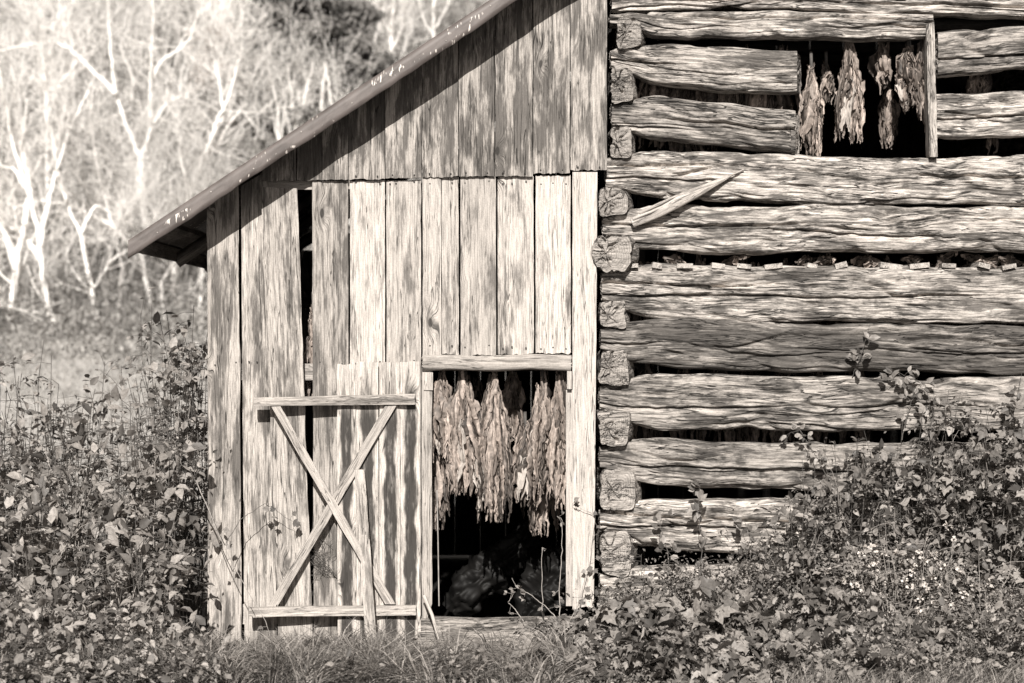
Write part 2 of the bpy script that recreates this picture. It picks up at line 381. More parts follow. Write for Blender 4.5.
def tube(mb, pts, rad, k=6, mi=0, cap=True):
    pts = np.asarray(pts, float); n = len(pts); rad = np.broadcast_to(np.asarray(rad, float), (n,))
    t = np.gradient(pts, axis=0); t /= np.linalg.norm(t, axis=1)[:, None] + 1e-9
    ref = np.array([0, 0, 1.]) if abs(t[0, 2]) < .9 else np.array([1., 0, 0])
    s1 = np.cross(t, ref); s1 /= np.linalg.norm(s1, axis=1)[:, None] + 1e-9; s2 = np.cross(t, s1)
    a = np.arange(k) / k * 2 * math.pi
    V = pts[:, None] + rad[:, None, None] * (np.cos(a)[None, :, None] * s1[:, None] + np.sin(a)[None, :, None] * s2[:, None])
    ln = np.concatenate([[0], np.cumsum(np.linalg.norm(np.diff(pts, axis=0), axis=1))])
    G = np.stack([np.repeat(ln[:, None], k, 1), rad[:, None] * np.cos(a)[None], rad[:, None] * np.sin(a)[None]], -1) + pts[0].sum() * 3
    mb.add(V, gridf(k, n, wrap=True), G, np.tile([.5, .5, random.random()], (n * k, 1)), mi)
    if cap and k > 3:
        for e in (0, n - 1): mb.add(V[e], np.arange(k)[None, :], G[e], mi=mi)
def box(mb, lo, hi, seed=0, mi=0, axis=0):
    lo = np.array(lo, float); hi = np.array(hi, float); b = .004
    c = []; 
    for z in (0, 1):
        for y in (0, 1):
            for x in (0, 1): c.append([(lo, hi)[x][0], (lo, hi)[y][1], (lo, hi)[z][2]])
    c = np.array(c); F = [[0, 2, 3, 1], [4, 5, 7, 6], [0, 1, 5, 4], [2, 6, 7, 3], [0, 4, 6, 2], [1, 3, 7, 5]]
    for fa in F:
        v = c[fa]; g = v - lo
        if axis == 1: g = g[:, [1, 0, 2]]
        if axis == 2: g = g[:, [2, 0, 1]]
        mb.add(v, np.array([[0, 1, 2, 3]]), g + [seed * 3.3, seed * 1.7, 0], np.tile([.5, .5, (seed * .618) % 1], (4, 1)), mi)
def nail(mb, px, py, Y):
    x, _, z = P(px, py, Y); a = np.arange(6) / 6 * 2 * math.pi; r = .0048
    tube(mb, [(x, Y + .004, z), (x, Y - .003, z)], r, 6, mi=1)

# ------------------------------------------------------------------ the barn
barn = empty('tobacco_barn', (0, 0, 0))
tag(barn, 'weathered grey barn of vertical boards and hewn logs with tobacco hanging inside', 'barn')
YB = -.03          # front plane of the boards
# roof line on the wall plane: outer top edge (128,241) slope .665, at Y=-.34
YR = -.34
xe, _, ze = P(128, 241, YR); RSL = .665
def roofz(x): return ze + RSL * (x - xe)
XR = 3.1; ZR = roofz(XR)              # ridge
def wallx(px): return P(px, 0, YB)[0]
# siding: boards over the door and to its left
up = MB()
for i, (a, b_, c, d) in enumerate([(350, 384.8, 350.5, 385.4), (386.4, 421, 386.9, 421.2)]):
    pboard(up, (a, 181), (b_, 180), (c, 640), (d, 640), YB + .006, jagt=.006, jag=.01, seed=3 + i)
for i, (a, b_, y0, y1) in enumerate([(422.5, 441, 177, 355), (441.7, 458.5, 177, 354), (460.4, 495.8, 177, 355), (497.5, 533.5, 176, 354), (535.5, 570.5, 175.5, 353)]):
    pboard(up, (a, y0), (b_, y0), (a + .3, y1), (b_ + .3, y1), YB + .006 * (i % 2), jag=.014, jagt=.008, seed=10 + i, rnd=[.5, .4, .25, .75, .95][i])
for x_ in (390, 396, 414, 430, 452, 465, 489, 503, 512, 526, 541, 553, 566, 356, 380):
    nail(up, x_, 183 + 2 * math.sin(x_), YB - .002)
    if x_ > 422: nail(up, x_, 347 + 2 * math.sin(x_ * 2), YB - .002)
    else: nail(up, x_, 362 + 1.5 * math.sin(x_ * 2), YB - .002)
up.build('door_siding', [M_board, M_nail], barn)
le = MB()
pboard(le, (207, 206), (238.5, 186), (209.5, 650), (241.5, 652), YB + .004, jag=.012, seed=21, round_bot=.05, rnd=.35, wob=.005)
pboard(le, (241, 186), (268, 170), (244.5, 644), (277, 642), YB + .014, jag=.014, seed=22, rnd=.6)
pboard(le, (261, 187), (297, 188.5), (279, 640), (313, 640), YB - .03, jag=.016, jagt=.004, seed=23, rnd=.45, wob=.005)
pboard(le, (312, 181), (348, 181), (314, 642), (349, 642), YB + .004, jag=.012, seed=24, rnd=.1)
for x_ in (215, 236, 249, 257, 270, 280, 300, 320, 342): nail(le, x_, 363 + 2 * math.sin(x_), YB - .012 if 262 < x_ < 305 else YB + .002)
for x_ in (267, 291): nail(le, x_, 191, YB - .018)
le.build('left_siding', [M_left, M_nail], barn)
# gable siding, proud of the lower boards, tops cut to the roof
ga = MB(); YG = YB - .026
gs = [(205, 240, 236), (240, 262, 215), (262, 296, 181), (297, 322, 180), (322.4, 348, 179.5), (348.6, 384.6, 179), (385.2, 421.6, 178), (422.2, 458, 176.5), (458.8, 494.5, 176), (495.3, 532.5, 176), (533.4, 569.8, 173), (570.6, 607, 170)]
for i, (a, b_, yb_) in enumerate(gs):
    xa, xb = P(a, 0, YG)[0], P(b_, 0, YG)[0]; zb = P(0, yb_, YG)[2]
    if i < 2: continue
    board(ga, (xa, roofz(xa) - .03), (xb, roofz(xb) - .03), (xa, zb), (xb, zb), YG + .005 * (i % 2), jag=.009, seed=40 + i, rnd=[.2, .2, .6, .1, .3, .2, .45, .3, .1, .35, .25, .5][i])
    if i > 4:
        for k in (.2, .8): nail(ga, a + (b_ - a) * k, yb_ - 3, YG - .002)
ga.build('gable_siding', [M_gable, M_nail], barn)
# nailer strip seen between the two runs of boards
nb = MB(); pboard(nb, (262, 181), (262, 190), (350, 180), (350, 189), YB + .03, axis='H', seed=61, rnd=.4); nb.build('nailing_rail', M_pole, barn)
nb = MB(); box(nb, (P(205, 0)[0] + .01, .03, P(0, 372)[2] - .05), (P(422, 0)[0], .09, P(0, 372)[2] + .05), 5); nb.build('nailing_rail', M_pole, barn)
nb = MB(); box(nb, (P(205, 0)[0] + .01, .03, .10), (P(338, 0)[0], .09, .22), 6); nb.build('nailing_rail', M_pole, barn)
tr = MB(); pboard(tr, (572.5, 172), (597.5, 172), (572.5, 609), (594, 606), YB - .018, th=.03, seed=71, rnd=.9, jag=.012)
tr.build('corner_board', M_trim, barn)
jm = MB(); pboard(jm, (421.8, 372), (432, 372), (421.8, 636), (432, 604), YB + .003, th=.03, seed=72, rnd=.3, jag=.01); jm.build('door_jamb', M_board, barn)
jm = MB(); box(jm, (P(566, 0)[0], .0, P(0, 606)[2]), (P(573, 0)[0], .03, P(0, 390)[2]), 12, axis=2); jm.build('door_jamb', M_trim, barn)
ZL0, ZL1 = P(0, 370.5)[2], P(0, 355)[2]
li = MB(); make_log(li, wallx(423), wallx(571), lambda a: ZL1 + 0 * a + .004 * np.sin(a * 9), lambda a: ZL0 + .004 * np.sin(a * 13), YB - .012, .10, 81, rough=.35, M1=50); li.build('lintel', M_board, barn)
bk = MB(); box(bk, (P(424, 0)[0], YB - .01, P(0, 390)[2]), (P(433, 0)[0], .05, P(0, 372.5)[2]), 14, axis=2); bk.build('door_block', M_trim, barn)
bk = MB(); box(bk, (P(567, 0)[0], YB - .004, P(0, 389)[2]), (P(571.5, 0)[0], .05, P(0, 371)[2]), 15, axis=2); bk.build('door_block', M_trim, barn)
si = MB(); make_log(si, wallx(418), wallx(596), lambda a: P(0, 617.5)[2] + .005 * np.sin(a * 8), lambda a: -.12 + 0 * a, YB - .03, .16, 83, rough=.5, M1=60); si.build('door_sill', M_log, barn)

# front logs: (name part) x range px, top poly, bottom poly, corner (top,bottom) at x<~632
def poly(pts):
    xs = np.array([P(p[0], 0, LF)[0] for p in pts]); zs = np.array([P(0, p[1], LF)[2] for p in pts])
    def f(a):
        r = 0
        for o_, w_ in ((-.03, .25), (0, .5), (.03, .25)): r = r + w_ * np.interp(a + o_, xs, zs)
        return r
    return f
LF = 0.012
logs = [
 (612, 1170, [(612, -34), (1170, -36)], [(612, -12), (650, -8), (1170, -10)], 0),
 (612, 1170, [(612, -6), (700, -6), (1170, 0)], [(612, 13), (648, 9), (800, 9), (860, 13), (940, 16), (1170, 18)], 0),
 (610, 933, [(610, 14), (650, 11), (700, 11), (933, 14)], [(610, 26), (640, 30), (652, 37), (760, 38), (933, 38)], 0),
 (611, 805, [(611, 49), (638, 46), (660, 44), (805, 51)], [(611, 67), (630, 74), (650, 84), (720, 90), (805, 92)], 0),
 (938, 1170, [(938, 31), (1024, 25), (1170, 26)], [(938, 76), (1024, 70), (1170, 72)], 0),
 (612, 803, [(612, 104), (636, 98), (655, 94), (803, 112)], [(612, 125), (632, 131), (660, 138), (803, 154)], 0),
 (937, 1170, [(937, 95), (1024, 90), (1170, 92)], [(937, 139), (1024, 135), (1170, 138)], 0),
 (606, 1170, [(606, 159), (634, 152), (660, 150), (800, 153), (860, 157), (1170, 153)], [(606, 187), (632, 193), (660, 197), (800, 204), (1170, 206)], 0),
 (603, 1170, [(603, 216), (632, 208), (660, 205), (1170, 206)], [(603, 234), (636, 250), (700, 253), (1170, 251)], 0),
 (602, 1170, [(602, 273), (630, 266), (660, 263), (800, 267), (1170, 268)], [(602, 300), (630, 312), (660, 320), (1170, 325)], 0),
 (601, 1170, [(601, 328), (632, 322), (660, 317), (800, 322), (1170, 328)], [(601, 350), (628, 360), (700, 370), (800, 371), (1170, 378)], 1),
 (600, 1170, [(600, 386), (632, 378), (660, 375), (1170, 379)], [(600, 411), (630, 424), (660, 430), (900, 430), (1170, 433)], 0),
 (600, 1170, [(600, 446), (632, 441), (660, 439), (800, 444), (1170, 444)], [(600, 469), (632, 481), (660, 486), (800, 492), (1170, 496)], 0),
 (600, 1170, [(600, 511), (634, 503), (660, 499), (1170, 503)], [(600, 531), (632, 545), (660, 550), (820, 554), (1170, 556)], 0),
 (600, 1170, [(600, 576), (640, 566), (1170, 566)], [(600, 612), (1170, 614)], 0),
]
for i, (a, b_, tp, bt, dk) in enumerate(logs):
    mb = MB(); ph = i * 1.7
    t_, b2 = poly(tp), poly(bt)
    tf = lambda q_, f=t_, ph=ph: f(q_) + .004 * np.sin(q_ * 7 + ph) + .003 * np.sin(q_ * 17 + ph * 2)
    bf = lambda q_, f=b2, ph=ph: f(q_) + .005 * np.sin(q_ * 6 + ph * 3) + .003 * np.sin(q_ * 19 + ph)
    yo = lambda q_, ph=ph: .012 * np.sin(q_ * 1.1 + ph)
    make_log(mb, P(a, 0, LF)[0], P(b_, 0, LF)[0], tf, bf, LF - .01, .20, 100 + i * 3, yoff=yo, rough=1.2, capn=10, n=6.0, skew=.075 if i in (3, 5) else 0)
    mb.build('log', [M_logdark if dk else M_log], barn)
# side wall logs whose sawn ends show at the corner
ends = [(617, 641, 15, 48), (610, 633, 66.5, 103), (610, 632, 126, 158), (599, 628, 187.5, 215.5), (592, 632, 234, 272.5), (600.5, 626, 301, 327), (599, 628, 350, 385.5), (599, 629, 411, 445.5), (600, 635, 469, 510), (600, 631, 531, 576)]
for i, (xa, xb, ya, yb_) in enumerate(ends):
    mb = MB(); Ye = -.02 if i != 4 else -.075
    x0, x1 = P(xa, 0, Ye)[0], P(xb, 0, Ye)[0]; z1, z0 = P(0, ya, Ye)[2], P(0, yb_, Ye)[2]
    wd = x1 - x0
    # widens towards the back like a hewn notch
    nY = 3.2
    tf = lambda y_, z1=z1, Ye=Ye: z1 + .10 * np.clip((y_ - Ye - .05) / .25, 0, 1)*0 + .004 * np.sin(y_ * 8)
    bf = lambda y_, z0=z0, Ye=Ye: z0 + .004 * np.sin(y_ * 9)
    make_log(mb, Ye, nY, tf, bf, x0, wd, 200 + i * 3, axis='Y', step=.02, M1=90, rough=.6 if i != 4 else 1.1, capn=18, n=[5, 8, 8, 5, 3.0, 9, 9, 7, 5, 4][i], mi_cap=True)
    mb.build('log', [M_log, M_end], barn)
# window jamb post beside the loft opening
wj = MB(); x0, x1 = P(926, 0)[0], P(937, 0)[0]
board(wj, (x0, P(0, 25)[2]), (x0 + .045, P(0, 22)[2]), (P(929, 0)[0], P(0, 157)[2]), (P(934, 0)[0] + .02, P(0, 157)[2]), -.015, th=.12, seed=91, rnd=.5, wob=.004)
wj.build('window_jamb', M_log, barn)
# hidden walls, rafters
XW0 = P(208, 0)[0] + .01; YD = 6.2
sw = MB()
for k in range(28):
    y0 = YB + .03 + k * .22; zt = roofz(XW0) - .08
    for (lo_, hi_, mi_) in (((XW0 - .012, y0, -.05), (XW0 + .012, y0 + .214, zt), 0),): box(sw, lo_, hi_, 300 + k, axis=2)
sw.build('side_wall', M_gable, barn)
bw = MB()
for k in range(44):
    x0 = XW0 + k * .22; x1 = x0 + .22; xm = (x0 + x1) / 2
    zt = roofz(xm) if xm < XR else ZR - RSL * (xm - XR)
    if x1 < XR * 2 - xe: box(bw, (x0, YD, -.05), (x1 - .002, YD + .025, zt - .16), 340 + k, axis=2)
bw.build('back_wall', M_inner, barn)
# upper gable above the log crib (out of frame), right wall
ug = MB()
for k in range(26):
    x0 = P(608, 0)[0] + k * .22; x1 = x0 + .216; xm = (x0 + x1) / 2
    f_ = lambda q_: (roofz(q_) if q_ < XR else ZR - RSL * (q_ - XR)) - .03
    board(ug, (x0, f_(x0)), (x1, f_(x1)), (x0, P(0, -37)[2]), (x1, P(0, -37)[2]), -.03, seed=400 + k)
ug.build('upper_gable_siding', M_gable, barn)
rw = MB(); XE = P(1170, 0)[0]
for k in range(15):
    z = P(0, 600 - k * 43)[2]
    make_log(rw, -.05, YD, lambda y_, z=z: z + .13 + 0 * y_, lambda y_, z=z: z - .12 + 0 * y_, XE - .1, .2, 500 + k, axis='Y', step=.08, M1=30, rough=.6)
rw.build('log_wall', M_log, barn)
# partition between shed and crib: the rest of the log wall read as dark inner face ; loft tier poles
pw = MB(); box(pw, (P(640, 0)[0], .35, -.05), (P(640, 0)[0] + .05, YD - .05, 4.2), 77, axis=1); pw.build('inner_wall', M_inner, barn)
tp_ = MB(); 
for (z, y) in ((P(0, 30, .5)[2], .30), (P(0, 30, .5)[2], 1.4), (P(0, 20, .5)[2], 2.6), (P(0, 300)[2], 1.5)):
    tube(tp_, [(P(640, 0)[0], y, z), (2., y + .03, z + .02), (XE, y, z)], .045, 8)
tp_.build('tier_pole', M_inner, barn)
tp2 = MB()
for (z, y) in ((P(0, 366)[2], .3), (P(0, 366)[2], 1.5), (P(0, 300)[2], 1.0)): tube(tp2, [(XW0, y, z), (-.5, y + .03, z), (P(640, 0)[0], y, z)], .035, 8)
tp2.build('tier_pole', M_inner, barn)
# wooden brace seen in the slit between the leaning boards
br_ = MB(); tube(br_, [P(285, 255, .9), P(345, 330, .85)], .05, 6); br_.build('brace', M_inner, barn)

# roof
roof = MB(); yb0, yb1 = YR, YD + .3; th = .012
def slab(mb, xa, za, xb, zb, y0, y1, t_, n=40, m=60, corr=.0, mi=0):
    u = np.linspace(0, 1, n)[None, :]; v = np.linspace(0, 1, m)[:, None]
    X_ = xa + (xb - xa) * u + 0 * v; Y_ = y0 + (y1 - y0) * v + 0 * u; Z_ = za + (zb - za) * u + corr * np.sin(Y_ * 60)
    T_ = np.stack([X_, Y_, Z_], -1).reshape(-1, 3); B_ = T_ - [0, 0, t_]; f = gridf(n, m)
    mb.add(T_, f, T_, None, mi); mb.add(B_, f[:, ::-1], B_, None, mi)
    idx = np.arange(n * m).reshape(m, n); per = np.concatenate([idx[0, :], idx[1:, -1], idx[-1, ::-1][1:], idx[::-1, 0][1:-1]]); k = len(per); j = np.arange(k); j2 = (j + 1) % k
    mb.add(np.concatenate([T_[per], B_[per]]), np.stack([j, j + k, j2 + k, j2], -1), np.concatenate([T_[per], B_[per]]), None, mi)
slab(roof, xe + .03, roofz(xe + .03) - .002, XR, ZR - .002, yb0 + .008, yb1, .012, corr=.004)
slab(roof, XR, ZR - .002, 2 * XR - xe, ze - .002, yb0 + .008, yb1, .012, corr=.004)
roof_o = roof.build('roof', M_tin, barn)
# rake trim: folded tin strip along the roof edge
def rake(xa, za, xb, zb, hgt=.104):
    mb = MB(); n = 220; u = np.linspace(0, 1, n)
    x = xa + (xb - xa) * u; z = za + (zb - za) * u; dn = hgt + .009 * vn(u * 14, 0, 0, 4) + 0.004 * vn(u * 90, 0, 0, 6); bulge = .0012 * vn(u * 22, 2, 0, 9)
    dx = np.zeros(n); 
    rows = []; gr = []
    for (dy, k) in ((.10, -.06), (.0, 0), (.0, .35), (.0, .7), (0, 1), (.012, 1.02), (.014, .8)):
        rows.append(np.stack([x, YR + dy + bulge * (k > 0) * (k < .9), z - dn * k + (.003 if k == 0 else 0) + (.10 * 0)], -1)); gr.append(np.stack([x, 0 * x + k * .1, 0 * x + dy], -1))
    V = np.stack(rows); G = np.stack(gr); mb.add(V, gridf(n, len(rows)), G)
    return mb
mb = rake(xe, ze, XR, ZR)
for k in range(52):                       # roofing nails along the strip
    x = xe + .10 + k * .092 + .02 * math.sin(k * 5); z = roofz(x) - .035 - .03 * (k % 2)
    if k % 3 != 1: continue
    tube(mb, [(x, YR + .002, z), (x, YR - .004, z)], .0038, 6, mi=1)
o = mb.build('roof_edge', [M_tin, M_trim], roof_o, smooth=False)
mb = rake(2 * XR - xe, ze, XR, ZR); o = mb.build('roof_edge', M_tin, roof_o, smooth=False)
# rafters (run up the slope) and purlin boards (run back)
rf = []
for y in (YR + .035, 1.2, 2.6, 4.0, 5.4):
    mb = MB()
    n = 30; u = np.linspace(0, 1, n)
    x = xe + .06 + (XR - xe - .08) * u; z = roofz(x) - .078
    if y < 0: continue
    tube(mb, np.stack([x, np.full(n, y), z - .03], -1), .045, 4)
    mb.build('rafter', M_roofw, roof_o)
for k in range(17):
    x = xe + .16 + k * .34; 
    if x > XR - .1: break
    mb = MB(); zc = roofz(x) - .016; w2 = .055; t2 = .028; y0 = YR + .02 + .02 * math.sin(k * 3)
    c = []
    for y in (y0, yb1 - .05):
        for (a, d) in ((-w2, 0), (w2, 0), (w2, -t2), (-w2, -t2)): c.append((x + a, y, zc + RSL * a + d))
    c = np.array(c)
    for fa in ([0, 1, 2, 3], [7, 6, 5, 4], [0, 4, 5, 1], [1, 5, 6, 2], [2, 6, 7, 3], [3, 7, 4, 0]):
        v = c[fa]; mb.add(v, np.array([[0, 1, 2, 3]]), (v - c[0])[:, [1, 0, 2]] + k * 3.1)
    mb.build('purlin', M_roofw, roof_o, smooth=False)
# eave board along the low edge
mb = MB(); box(mb, (xe + .045, YR + .02, roofz(xe + .05) - .10), (xe + .07, yb1 - .05, roofz(xe + .05) - .016), 9, axis=1); mb.build('eave_board', M_roofw, roof_o)

# ------------------------------------------------------------------ the door (hangs open a hand's width on the left)
hx = P(417, 0)[0]; door = empty('door', (hx, YB - .035, 0)); door.parent = barn; door.rotation_euler[2] = math.radians(4.0)
def dpt(px, py): return ((px - 417) * S / math.cos(math.radians(6)), CZ + (341.5 - py) * S)
def dboard(mb, a, b_, c, d, Y, **k): board(mb, dpt(*a), dpt(*b_), dpt(*c), dpt(*d), Y, **k)
mb = MB()
for i, (a, b_, yt) in enumerate([(338.5, 357, 364), (357.3, 379, 362), (381, 400.5, 362), (400.8, 420.5, 361.5)]):
    dboard(mb, (a, yt), (b_, yt), (a + .6, 637), (b_ + .6, 637), 0 + .004 * (i % 2), jag=.008, jagt=.010, seed=600 + i, th=.02, rnd=.8)
mb.build('door_panel', [M_door], door)
mb = MB(); dboard(mb, (380, 364), (382.2, 364), (380, 630), (382.2, 630), -.004, seed=615, th=.014, rnd=.95); mb.build('door_strip', M_trim, door)
for (a, b_, c, d, lab, sd_) in (((257, 397), (257, 405.5), (415, 393.5), (415, 404), 0, 620), ((252, 604), (252, 613), (416, 603.5), (416, 613.5), 0, 621)):
    mb = MB(); dboard(mb, a, b_, c, d, -.042, axis='H', seed=sd_, th=.038, rnd=.5, jag=.004, cup=.001, wob=.003); mb.build('batten', M_pole, door)
mb = MB(); dboard(mb, (274, 406), (283, 405.5), (386, 602), (396, 602), -.040, seed=630, th=.022, rnd=.5, cup=.001, wob=.003); mb.build('brace', M_pole, door)
mb = MB(); dboard(mb, (386, 405), (397, 405), (271, 602), (281, 602), -.026, seed=631, th=.022, rnd=.2, cup=.001, wob=.003); mb.build('brace', M_board, door)

# ------------------------------------------------------------------ loose wood
pl = MB(); pts = [P(357.5, 478, -.22), P(361, 530, -.25), P(366, 580, -.29), (P(373, 655, -.36)[0], -.36, P(373, 655, -.36)[2])]
board(pl, pz(354, 470, -.2), pz(364, 470, -.2), pz(366.5, 656, -.34), pz(377.5, 656, -.34), -.17, yb=-.33, th=.03, seed=700, rnd=.4, wob=.004, cup=.003)
o = pl.build('prop_pole', M_pole); tag(o, 'pale flat pole propped upright against the open barn door', 'pole')
sp = MB(); pts = []
n = 60; t = np.linspace(0, 1, n)[:, None]; a0 = np.array(P(632, 223, -.045)); a1 = np.array(P(744, 169.5, -.02))
cen = a0 + (a1 - a0) * t; cen[:, 1] += -.015 * np.sin(t[:, 0] * 3) ; k = 26; th_ = np.arange(k) / k * 2 * math.pi
dr = (a1 - a0); dr /= np.linalg.norm(dr); nr = np.array([-dr[2], 0, dr[0]])
wd = (.046 * np.clip(np.sin(np.clip(t[:, 0] * 1.0 + .12, 0, 1) * math.pi), 0, 1)**.7 * (1 - .55 * t[:, 0]) + .004)
V = cen[:, None] + wd[:, None, None] * np.cos(th_)[None, :, None] * nr + np.array([0, 1, 0]) * (.022 * np.sin(th_))[None, :, None] * (wd / .034)[:, None, None] ** .5
dsp = .006 * fbm(t * 9, np.cos(th_)[None] * 5, np.sin(th_)[None] * 3, 71); V = V + dsp[:, :, None] * np.array([0, 1.2, 0]) + dsp[:, :, None] * nr * .8 * np.cos(th_)[None, :, None]
V[:, :, 1] += .012; sp.add(V, gridf(k, n, wrap=True), np.stack([t + 0 * th_[None], .03 * np.cos(th_)[None] + 0 * t, .02 * np.sin(th_)[None] + 0 * t], -1) + 44)
for (p0, p1) in (((640, 213), (682, 194)), ((633, 219), (668, 205))):
    tube(sp, [P(*p0, -.05), P((p0[0] + p1[0]) / 2, (p0[1] + p1[1]) / 2, -.065), P(*p1, -.045)], [.012, .009, .003], 6)
o = sp.build('wood_splinter', M_pole); tag(o, 'long split slab of wood lying aslant across the logs below the loft opening', 'splinter')
st_ = MB(); tube(st_, [P(424, 596, -.1), P(432, 615, -.16), P(440, 643, -.24)], [.012, .011, .009], 7)
o = st_.build('fallen_stick', M_trim); tag(o, 'pale thin stick leaning at the foot of the door jamb', 'stick')

# ------------------------------------------------------------------ leaves and plants
T_OV = (np.array([[0, 0, 0], [.35, 0, -.05], [.7, 0, -.06], [1, 0, -.16], [.32, .27, .05], [.68, .24, .02], [.32, -.27, .05], [.68, -.24, .02]]),
        [np.array([[0, 4, 1], [5, 3, 2], [0, 1, 6], [2, 3, 7]]), np.array([[4, 5, 2, 1], [1, 2, 7, 6]])])
T_TRI = (np.array([[.36, 0, -.03], [0, 0, 0], [.02, .24, .03], [.34, .56, -.08], [.42, .30, .03], [.66, .30, -.02], [.70, .17, .02], [1, 0, -.2], [.70, -.17, .02], [.66, -.30, -.02], [.42, -.30, .03], [.34, -.56, -.08], [.02, -.24, .03]]),
         [np.array([[0, i, i + 1] for i in range(1, 12)] + [[0, 12, 1]])])
T_SM = (np.array([[0, 0, 0], [.5, .26, .08], [1, 0, -.1], [.5, -.26, .08]]), [np.array([[0, 1, 2], [0, 2, 3]])])
def leaves(mb, Pn, Dn, L, tmpl, up=None, rnd=None, mi=0, wsc=1.0, upj=.6):
    Pn = np.asarray(Pn, float); n = len(Pn)
    if n == 0: return
    Dn = np.asarray(Dn, float); Dn = Dn / (np.linalg.norm(Dn, axis=1)[:, None] + 1e-9)
    up = np.array([[0, -.35, 1.]]) if up is None else np.asarray(up, float); U = up + RS.normal(0, upj, (n, 3))
    Sd = np.cross(Dn, U); Sd /= np.linalg.norm(Sd, axis=1)[:, None] + 1e-9; Nn = np.cross(Sd, Dn)
    L = np.broadcast_to(np.asarray(L, float), (n,))
    tv, tf = tmpl; sc = L[:, None, None]; cu = RS.uniform(.4, 2.2, (n, 1, 1))
    V = Pn[:, None] + sc * (tv[None, :, 0:1] * Dn[:, None] + tv[None, :, 1:2] * wsc * Sd[:, None] + tv[None, :, 2:3] * cu * Nn[:, None])
    k = len(tv); r = RS.rand(n) if rnd is None else rnd
    bu = np.zeros((n, k, 3)); bu[:, :, 0] = tv[None, :, 1] + .5; bu[:, :, 1] = tv[None, :, 0]; bu[:, :, 2] = r[:, None]
    off = (np.arange(n) * k)[:, None, None]
    mb.add(V.reshape(-1, 3), [(f[None] + off).reshape(-1, f.shape[1]) for f in tf], V.reshape(-1, 3), bu.reshape(-1, 3), mi)
def stems_paths(base, h, wd, ns, lean=(0, 0), arch=.25, rs=RS, flat=1.0):
    out = []
    for i in range(ns):
        a = rs.uniform(0, 2 * math.pi); r = math.sqrt(rs.rand()) * wd * .5; hh = h * rs.uniform(.6, 1.08) * (1 - .25 * (r / (wd * .5 + 1e-6))**2)
        tip = np.array([base[0] + r * math.cos(a) + lean[0], base[1] + r * math.sin(a) * flat + lean[1], base[2] + hh])
        b0 = np.array([base[0] + (tip[0] - base[0] - lean[0]) * .45, base[1] + (tip[1] - base[1] - lean[1]) * .45, base[2] - .03])
        t = np.linspace(0, 1, 7)[:, None]; p = b0 + (tip - b0) * t; out_d = np.array([math.cos(a), math.sin(a) * flat, 0])
        p = p + out_d * arch * .3 * (t**2) * h * .4 + rs.normal(0, .012, (7, 3)) * h * (t > 0); p[:, 2] -= (arch * .25 * h * (t[:, 0]**3))
        out.append(p)
    return out
LOCAL = {}
